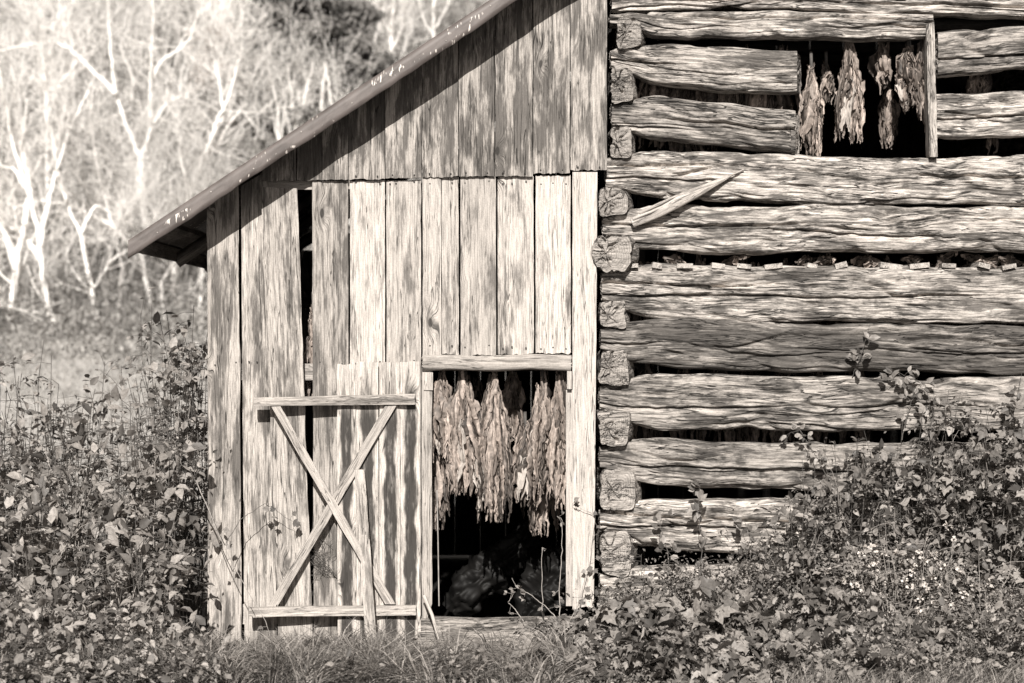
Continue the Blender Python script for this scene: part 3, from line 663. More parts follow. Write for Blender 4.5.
def bush(name, label, cat, px, Y, top, wpx, ns=22, L=.05, tmpl=T_OV, leaf=None, stem=None, twigs=7, per=7, group=None, arch=.25, tw=.22, droop=-.1, lean=(0, 0), flower=0, fine=0, sr=.004, flat=.7, uj=.6, lo=.15):
    x = P(px, 0, Y)[0]; z0 = float(terrain(x, Y)); k = S * (D0 + Y) / D0; h = (P(0, top, Y)[2] - z0) * 1.17; wd = wpx * k
    root = empty(name, (x, Y, z0)); tag(root, label, cat, group)
    ps = stems_paths((0, 0, 0), h, wd, ns, lean, arch, flat=flat); sm = MB(); lm = MB(); PP = []; DD = []; FP = []
    for p in ps:
        tube(sm, p, np.linspace(sr, sr * .4, 7), 4, cap=False)
        for j in range(twigs):
            t = lo + (1 - lo) * RS.rand()**.75; q = t * 6; i0 = min(int(q), 5); b = p[i0] + (p[i0 + 1] - p[i0]) * (q - i0)
            d = RS.normal(0, 1, 3); d[2] = abs(d[2]) * .5 + droop; d /= np.linalg.norm(d); ln = tw * RS.uniform(.4, 1)
            tp = b + d * ln; tp[2] -= ln * .15; mid = (b + tp) / 2 + [0, 0, ln * .08]
            tube(sm, [b, mid, tp], [sr * .5, sr * .35, sr * .2], 3, cap=False)
            for s_ in np.linspace(.15, 1, per):
                pp = b + (tp - b) * s_ + RS.normal(0, .008, 3); PP.append(pp); dd = d * .6 + RS.normal(0, .7, 3); dd[2] += droop; DD.append(dd)
            if flower and RS.rand() < flower and t > .6:
                FP.append(tp + RS.normal(0, .009, (9, 3)))
    PP = np.array(PP); DD = np.array(DD); PP[:, 2] = np.maximum(PP[:, 2], .0)
    kp = vn(PP[:, 0] * 8 + x * 8, PP[:, 1] * 8, PP[:, 2] * 8, 91) + .35 * RS.normal(0, 1, len(PP)) > -.22; PP = PP[kp]; DD = DD[kp]; n = len(PP)
    # nothing grows into the barn wall
    if Y < 0: PP[:, 1] = np.minimum(PP[:, 1] + Y, -.06 + RS.uniform(-.05, 0, n)) - Y
    leaves(lm, PP, DD, (.45 + 1.25 * RS.rand(n)**1.6) * L, tmpl, upj=uj)
    if fine:
        m_ = int(n * fine); idx = RS.randint(0, n, m_); Q = PP[idx] + RS.normal(0, .05, (m_, 3)); 
        if Y < 0: Q[:, 1] = np.minimum(Q[:, 1] + Y, -.07) - Y
        leaves(lm, Q, RS.normal(0, 1, (m_, 3)), RS.uniform(.012, .028, m_), T_SM)
    for i in range(max(3, ns // 5)):     # bare dead canes arching out of the leaves
        a = RS.uniform(0, 6.28); r_ = wd * RS.uniform(.2, .6); t = np.linspace(0, 1, 9)[:, None]; hh = h * RS.uniform(.5, .95)
        cx = np.concatenate([r_ * math.cos(a) * t**1.3, (r_ * .5 * math.sin(a) - .05) * t, hh * (t * 1.5 - .65 * t**2.5)], 1); 
        if Y < 0: cx[:, 1] = np.minimum(cx[:, 1], -.07 - Y)
        tube(sm, cx + RS.normal(0, .006, cx.shape), np.linspace(sr * .8, sr * .3, 9), 4, cap=False, mi=1)
    sm.build('stems', [stem or M_bark, M_palestem], root); lm.build('foliage', leaf or M_leafL, root)
    if FP:
        for fp in FP[:60]: fm = MB(); leaves(fm, fp, RS.normal(0, 1, (len(fp), 3)), RS.uniform(.016, .026, len(fp)), T_SM, wsc=1.8); fm.build('flower_head', M_flower, root)
    return root
GL = 'leafy shrubs left of the barn'; GR = 'brambles and weeds along the log wall'
LB = [
 ('tall open shrub reaching up beside the left corner of the barn', 188, .9, 318, 90, 24, .052, .002, 0),
 ('upright shrub just left of the tallest one, leaves thinning at its tip', 150, 1.3, 345, 80, 22, .048, 0, 0),
 ('shrub with a rounded top in the middle of the left thicket', 105, 1.7, 392, 90, 22, .046, 0, 0),
 ('dense shrub whose peak rises at the left edge of the picture', 32, 1.2, 365, 90, 30, .050, 0, 0),
 ('broad dark shrub cut off by the left edge of the picture', -22, .3, 400, 110, 34, .056, 0, 0),
 ('shrub with larger leaves in front of the rounded thicket', 75, .2, 420, 120, 30, .062, 0, 0),
 ('straggling shrub with dark bent stems near the barn corner', 152, -.1, 415, 80, 20, .070, 0, 0),
 ('low shrub standing forward at the lower left of the picture', 30, -.7, 500, 150, 30, .066, 0, 0),
 ('low spreading shrub before the barn corner, amid grass', 125, -.8, 530, 120, 18, .060, 0, 0),
 ('lowest shrub in the bottom left corner with drooping leaves', 45, -1.5, 590, 170, 24, .060, 0, 0),
 ('leafy shrub filling the space between the tallest shrub and the barn corner', 182, .4, 352, 60, 24, .056, 0, 0),
 ('small leafy weed in the grass straight below the open doorway', 470, -1.9, 655, 70, 8, .036, 0, 0),
 ('small leafy weed in the grass below the propped pole', 345, -1.95, 660, 60, 7, .034, 0, 0),
 ('low leafy weed at the bottom edge of the left corner', 20, -2.0, 640, 150, 24, .046, 0, 0),
 ('low leafy weed at the bottom edge, right of the corner one', 110, -2.05, 645, 130, 22, .044, 0, 0),
 ('small leafy weed at the bottom edge before the leftmost board', 195, -2.0, 652, 90, 12, .040, 0, 0),
 ('sparse low shrub in the grass right of the bottom left corner', 150, -1.6, 610, 100, 12, .050, 0, 0),
]
for (lab, px, Y, top, wpx, ns, L, _, _) in LB:
    bush('shrub', lab, 'shrub', px, Y, top, wpx, ns=ns, L=L, group=GL if px < 250 else 'weeds in the grass before the door', twigs=9, per=6, tw=.26, arch=.15, fine=.25, sr=.0045)
RB = [
 ('low clump with lobed leaves at the foot of the corner board', 590, -.5, 612, 90, 20, .050, T_TRI, .6, 0),
 ('weedy mound of tiny leaves below the lowest log ends', 645, -.42, 566, 110, 26, .034, T_OV, 2.0, 0),
 ('weedy mound with bright small leaves left of the flowering weeds', 725, -.42, 548, 120, 28, .036, T_OV, 2.0, 0),
 ('bramble mound under the middle of the lowest logs', 800, -.35, 500, 110, 28, .046, T_OV, 1.2, 0),
 ('dense leafy vine mass covering the ninth log, left part', 850, -.22, 440, 110, 44, .052, T_OV, .2, 0),
 ('dense leafy vine mass against the wall, its crest nearest the upper sprig', 925, -.2, 412, 110, 48, .052, T_OV, .2, 0),
 ('bushy vine growth at the right edge against the logs', 1000, -.22, 412, 120, 44, .054, T_TRI, .2, 0),
 ('flowering weed with clusters of small white blossoms', 905, -.62, 525, 110, 24, .032, T_OV, 1.2, .55),
 ('second flowering weed, sparser in blossom, at the right', 985, -.7, 545, 100, 20, .036, T_OV, 1.0, .2),
 ('bramble with broad drooping lobed leaves in the bottom middle', 640, -1.05, 606, 120, 18, .075, T_TRI, .4, 0),
 ('bramble with large pale lobed leaves at the bottom, under the bright mound', 725, -1.15, 600, 110, 18, .085, T_TRI, .4, 0),
 ('bramble clump with pointed leaves lower right of centre', 815, -1.1, 592, 120, 22, .065, T_TRI, .6, 0),
 ('dark low weed clump before the flowering weed', 900, -1.2, 606, 120, 22, .050, T_OV, .8, 0),
 ('bramble with pointed leaves cut by the bottom edge, below the corner board', 600, -1.6, 640, 110, 18, .060, T_TRI, .8, 0),
 ('bramble leaves cut by the bottom edge right of centre', 700, -1.65, 636, 130, 22, .070, T_TRI, .6, 0),
 ('weedy bramble at the bottom edge below the flowering weeds', 810, -1.65, 638, 130, 24, .055, T_TRI, 1.0, 0),
 ('fine weed at the bottom edge beside the corner clump', 905, -1.65, 640, 110, 24, .034, T_OV, 1.6, 0),
 ('low grassy weed clump in the bottom right corner', 990, -1.25, 604, 130, 24, .040, T_OV, 1.2, 0),
]
for (lab, px, Y, top, wpx, ns, L, tm, fi, fl) in RB:
    bush('bramble' if tm is T_TRI else 'weed', lab, 'bush' if L > .04 else 'weed', px, Y, top, wpx, ns=ns, L=L, tmpl=tm, leaf=M_leafR if L > .04 else M_fine, group=GR, twigs=10, per=7, tw=.22, arch=.3, fine=fi, flower=fl, droop=-.25, sr=.003, flat=.5, stem=M_palestem if fl else M_bark)

def sprig(name, label, cat, path, Lf, n, tmpl=T_OV, leaf=None, stem=None, r=.003, group=None, jit=.03, ln=None):
    """a climbing shoot given by its picture path (px, py, Y)"""
    pts = np.array([P(*p) for p in path]); b = pts[0].copy(); root = empty(name, tuple(b)); tag(root, label, cat, group)
    t = np.linspace(0, len(pts) - 1, max(8, len(pts) * 5)); cur = np.stack([np.interp(t, np.arange(len(pts)), pts[:, i]) for i in range(3)], 1) - b
    cur[1:-1] += RS.normal(0, .002, (len(cur) - 2, 3))
    sm = MB(); lm = MB(); tube(sm, cur, np.linspace(r, r * .4, len(cur)), 5, cap=False)
    PP, DD = [], []
    for i in range(n):
        j = RS.randint(int(len(cur) * .2), len(cur)); c = cur[j]; d = RS.normal(0, 1, 3); d[1] = -abs(d[1]) * .4; d[2] -= .2; d /= np.linalg.norm(d)
        e = c + d * jit * RS.uniform(.5, 1.4); tube(sm, [c, e], [r * .4, r * .3], 3, cap=False)
        m_ = 3 if tmpl is T_OV else 1
        for a in range(m_):
            PP.append(e); dd = d + RS.normal(0, .6, 3); DD.append(dd)
    leaves(lm, PP, DD, RS.uniform(.7, 1.2, len(PP)) * Lf, tmpl, up=np.array([[0, -1.3, .6]]), upj=.4)
    sm.build('stems', stem or M_bark, root); lm.build('foliage', leaf or M_leafR, root)
    return root
GV = 'vine shoots climbing the logs'
sprig('vine', 'small vine sprig standing alone on the dark stained log', 'vine', [(852, 378, .02), (856, 366, -.02), (862, 352, -.03), (866, 338, -.04), (870, 324, -.05)], .060, 7, group=GV)
sprig('vine', 'vine shoot trailing over the pale log below the lone sprig', 'vine', [(936, 440, -.05), (932, 410, -.05), (925, 385, -.05), (900, 373, -.05), (890, 382, -.06)], .055, 14, group=GV)
sprig('vine', 'thin hanging vine strand beside the trailing shoot', 'vine', [(902, 440, -.05), (906, 420, -.04), (912, 400, -.05), (922, 384, -.05)], .050, 7, group=GV)
sprig('vine', 'vine shoot climbing at the right edge across the pale log', 'vine', [(1016, 450, -.05), (1012, 420, -.04), (1018, 395, -.04), (1022, 372, -.04)], .052, 9, group=GV)
sprig('vine', 'wiry vine shoot reaching over the ninth log from the leafy mass', 'vine', [(852, 520, -.2), (832, 485, -.15), (815, 455, -.1), (800, 430, -.06), (790, 433, -.05)], .044, 16, group=GV)
sprig('vine', 'upright shoot with three-part leaves in front of the lowest logs', 'vine', [(700, 575, -.25), (702, 545, -.2), (698, 510, -.14), (700, 485, -.1)], .055, 14, group=GV)
sprig('vine', 'shoot with broad leaves just left of the three-part one', 'vine', [(672, 585, -.25), (668, 555, -.2), (660, 525, -.14), (664, 508, -.1)], .055, 9, group=GV)
sprig('vine', 'leafy shoot between the lowest logs and the bramble mound', 'vine', [(748, 575, -.25), (752, 545, -.2), (744, 520, -.14)], .05, 12, group=GV)
sprig('vine', 'pale shoot climbing the lower part of the corner board', 'vine', [(560, 640, -.2), (580, 600, -.12), (590, 560, -.08), (596, 515, -.07), (572, 505, -.07)], .038, 12, T_TRI, stem=M_palestem, group=GV)
sprig('vine', 'trailing shoot with few leaves hanging before the left boards', 'vine', [(190, 470, -.35), (225, 545, -.3), (240, 520, -.25), (265, 503, -.2), (290, 520, -.16)], .05, 8, T_TRI, group=GV)
sprig('vine', 'thin arching bramble cane before the leftmost board', 'vine', [(196, 480, -.4), (230, 560, -.42), (265, 620, -.45), (275, 650, -.47)], .035, 4, T_TRI, stem=M_palestem, group=GV)
# weed in the doorway
GD = 'pale weeds in the doorway'
sprig('doorway_weed', 'pale weed with open leaves crossing the dark doorway', 'weed', [(562, 625, -.1), (545, 606, -.08), (530, 594, -.08), (516, 587, -.08), (512, 578, -.08)], .035, 6, leaf=M_fine, stem=M_palestem, group=GD)
sprig('doorway_weed', 'short forked weed at the sill in the doorway', 'weed', [(524, 622, -.1), (516, 610, -.08), (508, 602, -.08), (514, 594, -.08)], .026, 4, leaf=M_fine, stem=M_palestem, group=GD)
sprig('doorway_weed', 'bare upright stalk at the middle of the doorway', 'weed', [(543, 622, -.1), (542.5, 590, -.09), (541.5, 547, -.08), (546, 549, -.08)], .008, 2, leaf=M_fine, stem=M_palestem, group=GD)
sprig('doorway_weed', 'tall thin weed rising beside the right jamb of the doorway', 'weed', [(560, 625, -.1), (559, 590, -.09), (562, 550, -.08), (562, 520, -.08), (557, 516, -.08)], .026, 5, leaf=M_fine, stem=M_palestem, group=GD, r=.0035)
# dry spray of needles caught on the wall behind the door brace
dn = MB(); 
for i in range(150):
    a = RS.normal(0, .5) + 1.2; r0 = RS.uniform(0, .06); b0 = np.array(P(322 + RS.normal(0, 6), 560 + RS.normal(0, 11), -.055 + RS.uniform(-.03, .02)))
    d = np.array([RS.normal(-.25, .5), RS.normal(0, .15), RS.normal(.2, .7)]); ln = RS.uniform(.02, .075); tube(dn, [b0, b0 + d * ln], [.0016, .0006], 3, cap=False)
for k in range(5): tube(dn, [P(310, 545 + k * 4, -.06), P(325, 562 + k * 3, -.07), P(342, 583 - k * 2, -.06)], .0018, 3, cap=False)
o = dn.build('dry_weed', M_bark); tag(o, 'dark dry weed tangle caught on boards behind the door brace', 'weed')

# grass: uncountable blades
def grass(mb, n, xr, yr, hr, bend, wd=.005, dens=None, dirx=.4):
    x = RS.uniform(*xr, n); y = RS.uniform(*yr, n)
    if dens is not None: keep = RS.rand(n) < dens(x, y); x, y = x[keep], y[keep]; n = len(x)
    h = RS.uniform(*hr, n); a = RS.uniform(0, 2 * math.pi, n); b = bend * RS.uniform(.3, 1.3, n)
    dx = np.cos(a) + dirx; dy = np.sin(a) * .6 - .2; z = terrain(x, y); base = np.stack([x, y, z], 1); D = np.stack([dx, dy, 0 * dx], 1)
    sdv = np.stack([-np.sin(a * 2.3), np.cos(a * 2.3), 0 * a], 1); rows = []; ts = [0, .35, .65, .88, 1.0]
    for t in ts:
        c = base + D * (b * t**2)[:, None] * h[:, None] + np.array([0, 0, 1]) * (h * (t - .45 * b * t**3))[:, None]; w_ = wd * (1 - t**1.5) * (.6 + .4 * (t > 0)) + .0004
        rows += [c - sdv * w_ * .5, c + sdv * w_ * .5]
    V = np.stack(rows, 1); k = 10; off = (np.arange(n) * k)[:, None, None]; f = np.array([[0, 1, 3, 2], [2, 3, 5, 4], [4, 5, 7, 6], [6, 7, 9, 8]])
    r = RS.rand(n); bu = np.zeros((n, k, 3)); bu[:, :, 2] = r[:, None]
    mb.add(V.reshape(-1, 3), (f[None] + off).reshape(-1, 4), V.reshape(-1, 3), bu.reshape(-1, 3))
gm = MB()
grass(gm, 3500, (-3.4, 3.4), (-2.9, -.1), (.05, .14), .8, .005)
cl = [(RS.uniform(-2.2, .4), RS.uniform(-2.1, -.2)) for i in range(100)] + [(RS.uniform(-1.35, -.6), RS.uniform(-.6, -.2)) for i in range(22)]
for (cx, cy) in cl:
    lowg = -.62 < cx < .35 and cy > -1.0
    grass(gm, 110, (cx - .07, cx + .07), (cy - .06, cy + .06), (.05, .12) if lowg else ((.09, .22) if cy > -.9 else (.16, .44)), 1.15, .011, dirx=RS.choice([-1.2, -.8, -.3, .3, .6, 1.1]))
grass(gm, 2500, (-3.4, .6), (-2.1, -1.0), (.10, .24), 1.0, .007)
grass(gm, 2500, (1.4, 3.3), (-2.4, -1.2), (.12, .30), .9, .006)
o = gm.build('grass', M_grass); tag(o, 'long dry arching grass along the foot of the barn', 'grass', kind='stuff')
# low ground cover of small leaves
gc = MB(); n = 16000; x = RS.uniform(-3.5, 3.5, n); y = RS.uniform(-2.4, -.12, n); z = terrain(x, y) + RS.uniform(0, .07, n) + .06 * (x > .3) * RS.rand(n)
leaves(gc, np.stack([x, y, z], 1), RS.normal(0, 1, (n, 3)), RS.uniform(.012, .04, n), T_SM, wsc=1.3)
o = gc.build('ground_cover', M_fine); tag(o, 'low carpet of small weed leaves on the ground before the barn', 'ground cover', kind='stuff')

# ------------------------------------------------------------------ tobacco
def tob_mesh(h, wd, nl, seed, spread=1.0, pale=0):
    """a stalk of cured leaves: long blades folded along the rib, crumpled, twisted and ragged at the tips"""
    mb = MB(); r = np.random.RandomState(seed); nl = int(nl * 1.7)
    for i in range(nl):
        is_p = pale and i >= nl - pale
        start = r.uniform(0, .30) * h * (0 if is_p else 1); L = min(h * r.uniform(.5, 1.0), h - start)
        if is_p: start = h * .42; L = h * .50
        W = r.uniform(.015, .034) * (1.1 if is_p else (1.7 if r.rand() < .28 else 1)); nu, nv = 15, max(18, int(L / .012)); u = np.linspace(-1, 1, nu)[None, :]; v = np.linspace(0, 1, nv)[:, None]
        off = r.uniform(-1, 1); a = r.uniform(0, 2 * math.pi) if i < nl * .5 else r.normal(0, .8)
        flare = np.clip((v * L + start) / h * 1.6, .18, 1)
        cx = off * wd * .5 * flare * spread + .014 * np.sin(v * 5 + seed + i) + .008 * vn(v * 9, i, 3, seed); cy = r.uniform(-.05, .05) * flare - (.03 if is_p else 0) + .012 * np.sin(v * 6 + i)
        rag = 1 + .30 * vn(v * L * 12, i, 0, seed) + (.05 + .35 * v**2) * vn(v * L * 60, i, 5, seed)
        prof = np.clip(v * 3.5, .22, 1) * (1 - .97 * np.clip((v - .5) / .5, 0, 1)**1.5) * rag + .03
        eu = 1 + (.06 + .4 * v**2) * vn(v * L * 50 + 0 * u, np.sign(u) * 3, i, seed + 2) * np.abs(u)
        fold = r.uniform(.8, 2.4) if not is_p else .7
        lx = W * prof * np.sin(u * fold) / fold * eu * 1.3; ly = W * prof * (np.cos(u * fold) - .6) * .9 + .30 * W * np.sin(u * 7 + v * 5 + i) * prof * .5
        wr = .008 * fbm(u * 4 + i * 5, v * L * 6, i * 3.1, seed, 3) + .006 * vn(u * 7 + i + v * .6, v * L * 4, 2, seed + 3) + .006 * v * vn(u * 4, v * L * 45, i, seed + 6)
        tw = a + r.normal(0, .9) * v; ca, sa = np.cos(tw), np.sin(tw)
        X_ = cx + lx * ca - (ly + wr) * sa + .004 * vn(u * 4, v * L * 60, i + 9, seed); Y_ = cy + lx * sa + (ly + wr) * ca
        Z_ = -start - v * L + .012 * fbm(u * 2 + i, v * 9, 1, seed + 7) + .012 * np.abs(u) * np.sin(v * L * 60 + i) + .025 * np.clip(v - .85, 0, 1) * np.sin(u * 6 + i) + 0 * u
        V = np.stack([X_ + 0 * Z_, Y_ + 0 * Z_, Z_], -1).reshape(-1, 3); bu = np.zeros((nu * nv, 3)); base = r.rand()**1.1 * .8
        mot = base + .40 * fbm(u * 6 + i, v * L * 5, seed, 77, 3) + .30 * vn(u * 12, v * L * 50, i, 5)
        mot = mot + .30 * ((np.abs(u) < .12) & (v >= 0))
        bu[:, 2] = 1.0 if is_p else np.clip(mot, 0, 1).ravel()
        mb.add(V, gridf(nu, nv), V, bu, mi=1 if is_p else 0)
    return mb
GT = 'tobacco hanging in the doorway'; GW = 'tobacco hanging in the loft opening'
def hang(label, px, pyt, pyb, wpx, Y, seed, nl=14, group=None, pale=0):
    p = P(px, pyt, Y); k = S * (D0 + Y) / D0; root = empty('tobacco_bundle', p); tag(root, label, 'tobacco', group)
    mb = tob_mesh((pyb - pyt) * k, wpx * k * .8, nl, seed, pale=pale); mb.build('leaves', [M_tob, M_tobp], root)
    sm = MB(); tube(sm, [(0, 0, .05), (.004, .005, -.1), (0, .01, -.5 * (pyb - pyt) * k)], [.011, .010, .006], 6); sm.build('stalk', M_bark, root)
    return root
hang('narrow tobacco hand against the left jamb with a pale curled leaf', 441, 366, 462, 24, .08, 1, 12, GT, 1)
hang('wide light tobacco hand second from the left jamb, ending in a broad lobe', 464, 364, 494, 48, .09, 2, 22, GT, 2)
hang('longest tobacco hand in the middle of the doorway, its tip pale', 494, 364, 521, 42, .07, 3, 20, GT, 2)
hang('dark tobacco hand set back behind the longest one', 513, 366, 440, 22, .42, 4, 12, GT)
hang('mid-height tobacco hand with one big pale leaf turned out at the bottom', 525, 420, 506, 40, .16, 5, 16, GT, 3)
hang('slender tobacco hand right of the big pale leaf', 542, 366, 494, 30, .10, 6, 14, GT, 1)
hang('tobacco hand against the right jamb, ragged at the foot', 561, 366, 508, 28, .09, 7, 15, GT)
hang('dark ragged tobacco hand hanging lowest at the left of the doorway', 441, 420, 528, 22, .22, 8, 12, GT)
hang('shadowed tobacco hand deep behind the doorway, left', 478, 368, 500, 40, .7, 9, 14, GT)
hang('shadowed tobacco hand deep behind the doorway, right', 545, 368, 530, 50, .8, 10, 14, GT)
hang('shadowed ragged tobacco hand low behind the big pale leaf', 536, 440, 535, 24, .30, 18, 10, GT)
hang('ragged tobacco hand spilling past the cut log ends left of the loft opening', 811, 60, 158, 22, .14, 11, 15, GW)
hang('largest light tobacco hand in the loft opening, ragged fringe below', 850, 34, 142, 30, .12, 12, 20, GW, 2)
hang('short dim tobacco hand right of the largest in the loft opening', 884, 36, 92, 13, .22, 13, 10, GW)
hang('curled bright tobacco hand at the upper right of the loft opening', 908, 42, 112, 24, .14, 14, 16, GW, 1)
hang('dark tobacco hand low and far back in the loft opening', 889, 84, 148, 20, .45, 15, 10, GW)
hang('thin tobacco strand against the right side of the loft opening', 921, 40, 128, 8, .16, 16, 5, GW)
hang('small tobacco tuft high at the left of the loft opening', 826, 60, 104, 12, .3, 17, 5, GW)
hang('tobacco tuft seen through the slit between the two right logs of the loft wall', 982, 60, 100, 34, .28, 19, 12, None)
hang('single curled tobacco tip in the slit below the right loft logs', 991, 100, 156, 9, .25, 21, 4, None)
hang('tobacco glimpsed through the slit beside the leaning left board', 313, 300, 400, 16, .16, 20, 8, None, 1)
# copies filling the gaps between logs
src = [tob_mesh(.62, .20, 14, 60 + i) for i in range(4)]
protos = []
for i, m_ in enumerate(src):
    protos.append(m_.build('leaves', [M_tob, M_tobp]).data)
for o in [o for o in COL.objects if o.name.startswith('leaves') and o.parent is None]: bpy.data.objects.remove(o)
def cp(px, pyt, Y, i, group, label):
    root = empty('tobacco_bundle', P(px, pyt, Y)); tag(root, label, 'tobacco', group)
    o = bpy.data.objects.new('leaves', protos[i % 4]); COL.objects.link(o); o.parent = root; root.rotation_euler[2] = RS.uniform(-1, 1)
for j, px in enumerate(range(650, 790, 19)): cp(px + RS.normal(0, 3), 50 + RS.uniform(-8, 10), .26 + .06 * (j % 2), j, 'tobacco behind the upper left logs', 'brown tobacco in the gaps of the short logs left of the loft opening')
for j, px in enumerate(range(636, 1024, 21)):
    cp(px + RS.normal(0, 4), 256 + RS.uniform(-4, 6), .28 + .05 * (j % 3), j + 1, 'tobacco tips in the gap above the seventh log', 'brown tobacco showing in the narrow gap where the stick ends rest on a log')
for j, px in enumerate(range(650, 860, 34)):
    cp(px + RS.normal(0, 5), 352 + RS.uniform(-6, 6), .40 + .06 * (j % 2), j + 2, 'tobacco in the gaps under the dark log', 'dim tobacco tips behind the gaps just under and above the pale eighth log')
scr = [tob_mesh(.07, .16, 5, 80 + i).build('tobacco_scrap', [M_tob, M_tobp]) for i in range(3)]
for j, px in enumerate((670, 731, 801, 826, 866, 905, 938, 972, 1003, 1020)):
    o = scr[j] if j < 3 else scr[j % 3].copy()
    if j >= 3: COL.objects.link(o)
    o.location = P(px + RS.normal(0, 5), 255.5, .135); o.rotation_euler = (0, RS.normal(0, .25), RS.uniform(-.6, .6)); o.scale = (RS.uniform(.7, 1.3), .6, RS.uniform(.6, 1.1))
    tag(o, 'curled brown leaf scrap caught in the gap beside the pale stick ends', 'leaf scrap', 'leaf scraps between the stick ends')
# stick ends resting on the log
for (px, wpx) in ((633, 11), (657, 10), (685, 16), (718, 13), (744, 14), (774, 18), (812, 10), (842, 12), (891, 22), (920, 20), (949, 14), (984, 12), (1010, 14)):
    Y0 = -.012 + RS.uniform(-.01, .02); x0, _, z0 = P(px, 268.5 + RS.uniform(-1, .5), Y0); hw = wpx * S * .5
    mb = MB(); box(mb, (-hw, 0, 0), (hw, 1.3, .024 + RS.uniform(-.006, .010)), px, axis=1); o = mb.build('tobacco_stick', M_pole, smooth=False); o.location = (x0, Y0, z0); o.rotation_euler = (RS.normal(0, .01), RS.normal(0, .12), RS.normal(0, .03))
    tag(o, 'pale squared stick end resting in the gap on top of the seventh log', 'stick', 'tobacco sticks laid across the log')
# stuff in the dark of the shed
def crumple(name, label, path, rad, seed, cat='sheet'):
    pts = np.array([P(*p) for p in path]); b = pts[0].copy(); root = None
    n, k = 70, 60; t = np.linspace(0, len(pts) - 1, n); c = np.stack([np.interp(t, np.arange(len(pts)), pts[:, i]) for i in range(3)], 1) - b
    rr = np.interp(t, np.arange(len(pts)), rad); th_ = np.arange(k) / k * 2 * math.pi
    tg = np.gradient(c, axis=0); tg /= np.linalg.norm(tg, axis=1)[:, None]; s1 = np.cross(tg, [0, 1, 0]); s1 /= np.linalg.norm(s1, axis=1)[:, None]; s2 = np.cross(tg, s1)
    cs, sn = np.cos(th_)[None], np.sin(th_)[None]; tt = t[:, None]
    w_ = 1 + .55 * (1 - 2.6 * np.abs(vn(tt * .7, cs * 1.9 + tt * .8, sn * 1.9, seed))) + .22 * (1 - 2 * np.abs(vn(tt * 6, cs * 4, sn * 4, seed + 1)))
    V = c[:, None] + (rr[:, None] * w_)[:, :, None] * (cs[:, :, None] * s1[:, None] + sn[:, :, None] * s2[:, None])
    mb = MB(); mb.add(V, gridf(k, n, wrap=True)); mb.add(V[0], np.arange(k)[None]); mb.add(V[-1], np.arange(k)[None])
    o = mb.build(name, M_tarp); o.location = b; tag(o, label, cat)
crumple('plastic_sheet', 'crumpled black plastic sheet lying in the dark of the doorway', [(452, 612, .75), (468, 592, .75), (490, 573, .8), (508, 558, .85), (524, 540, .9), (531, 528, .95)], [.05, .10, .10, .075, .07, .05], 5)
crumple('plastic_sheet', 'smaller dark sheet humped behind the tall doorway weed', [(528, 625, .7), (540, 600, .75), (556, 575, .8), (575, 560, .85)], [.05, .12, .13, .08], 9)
cd = MB(); tube(cd, [P(437, 490, .15), P(438, 540, .15), P(439, 606, .15)], .004, 5); o = cd.build('hanging_cord', M_palestem); tag(o, 'thin pale cord hanging straight down inside the left of the doorway', 'cord')

# ------------------------------------------------------------------ woodland behind
def bgP(px, py, Y): return np.array(P(px, py, Y))
def grow(mb, p, d, ln, r, lev, tw, kids=5, spread=.75):
    n = 5; pts = [p]; dd = d / np.linalg.norm(d)
    for i in range(n):
        dd = dd + RS.normal(0, .13, 3) + np.array([0, 0, .05]); dd /= np.linalg.norm(dd); pts.append(pts[-1] + dd * ln / n)
    pts = np.array(pts); tube(mb, pts, np.linspace(r, r * .45, n + 1), 5 if lev > 1 else 3, cap=False)
    tw.append(pts[-1])
    if lev <= 0: return
    for i in range(kids):
        t = RS.uniform(.3, 1) * n; i0 = min(int(t), n - 1); b = pts[i0] + (pts[i0 + 1] - pts[i0]) * (t - i0)
        nd = dd + RS.normal(0, spread, 3); nd[2] += .15
        grow(mb, b, nd, ln * RS.uniform(.42, .7), max(r * .5, .006), lev - 1, tw, kids, spread)
def footY(py):
    ys = np.linspace(30, 75, 400); zz = 2.1 + .36 * np.maximum(0, ys - 36); pys = 341.5 - (zz - CZ) / (ys + D0) * (D0 / S)
    return float(ys[np.argmin(np.abs(pys - py))]) if py < 322 else 34.5 - (py - 322) * .02
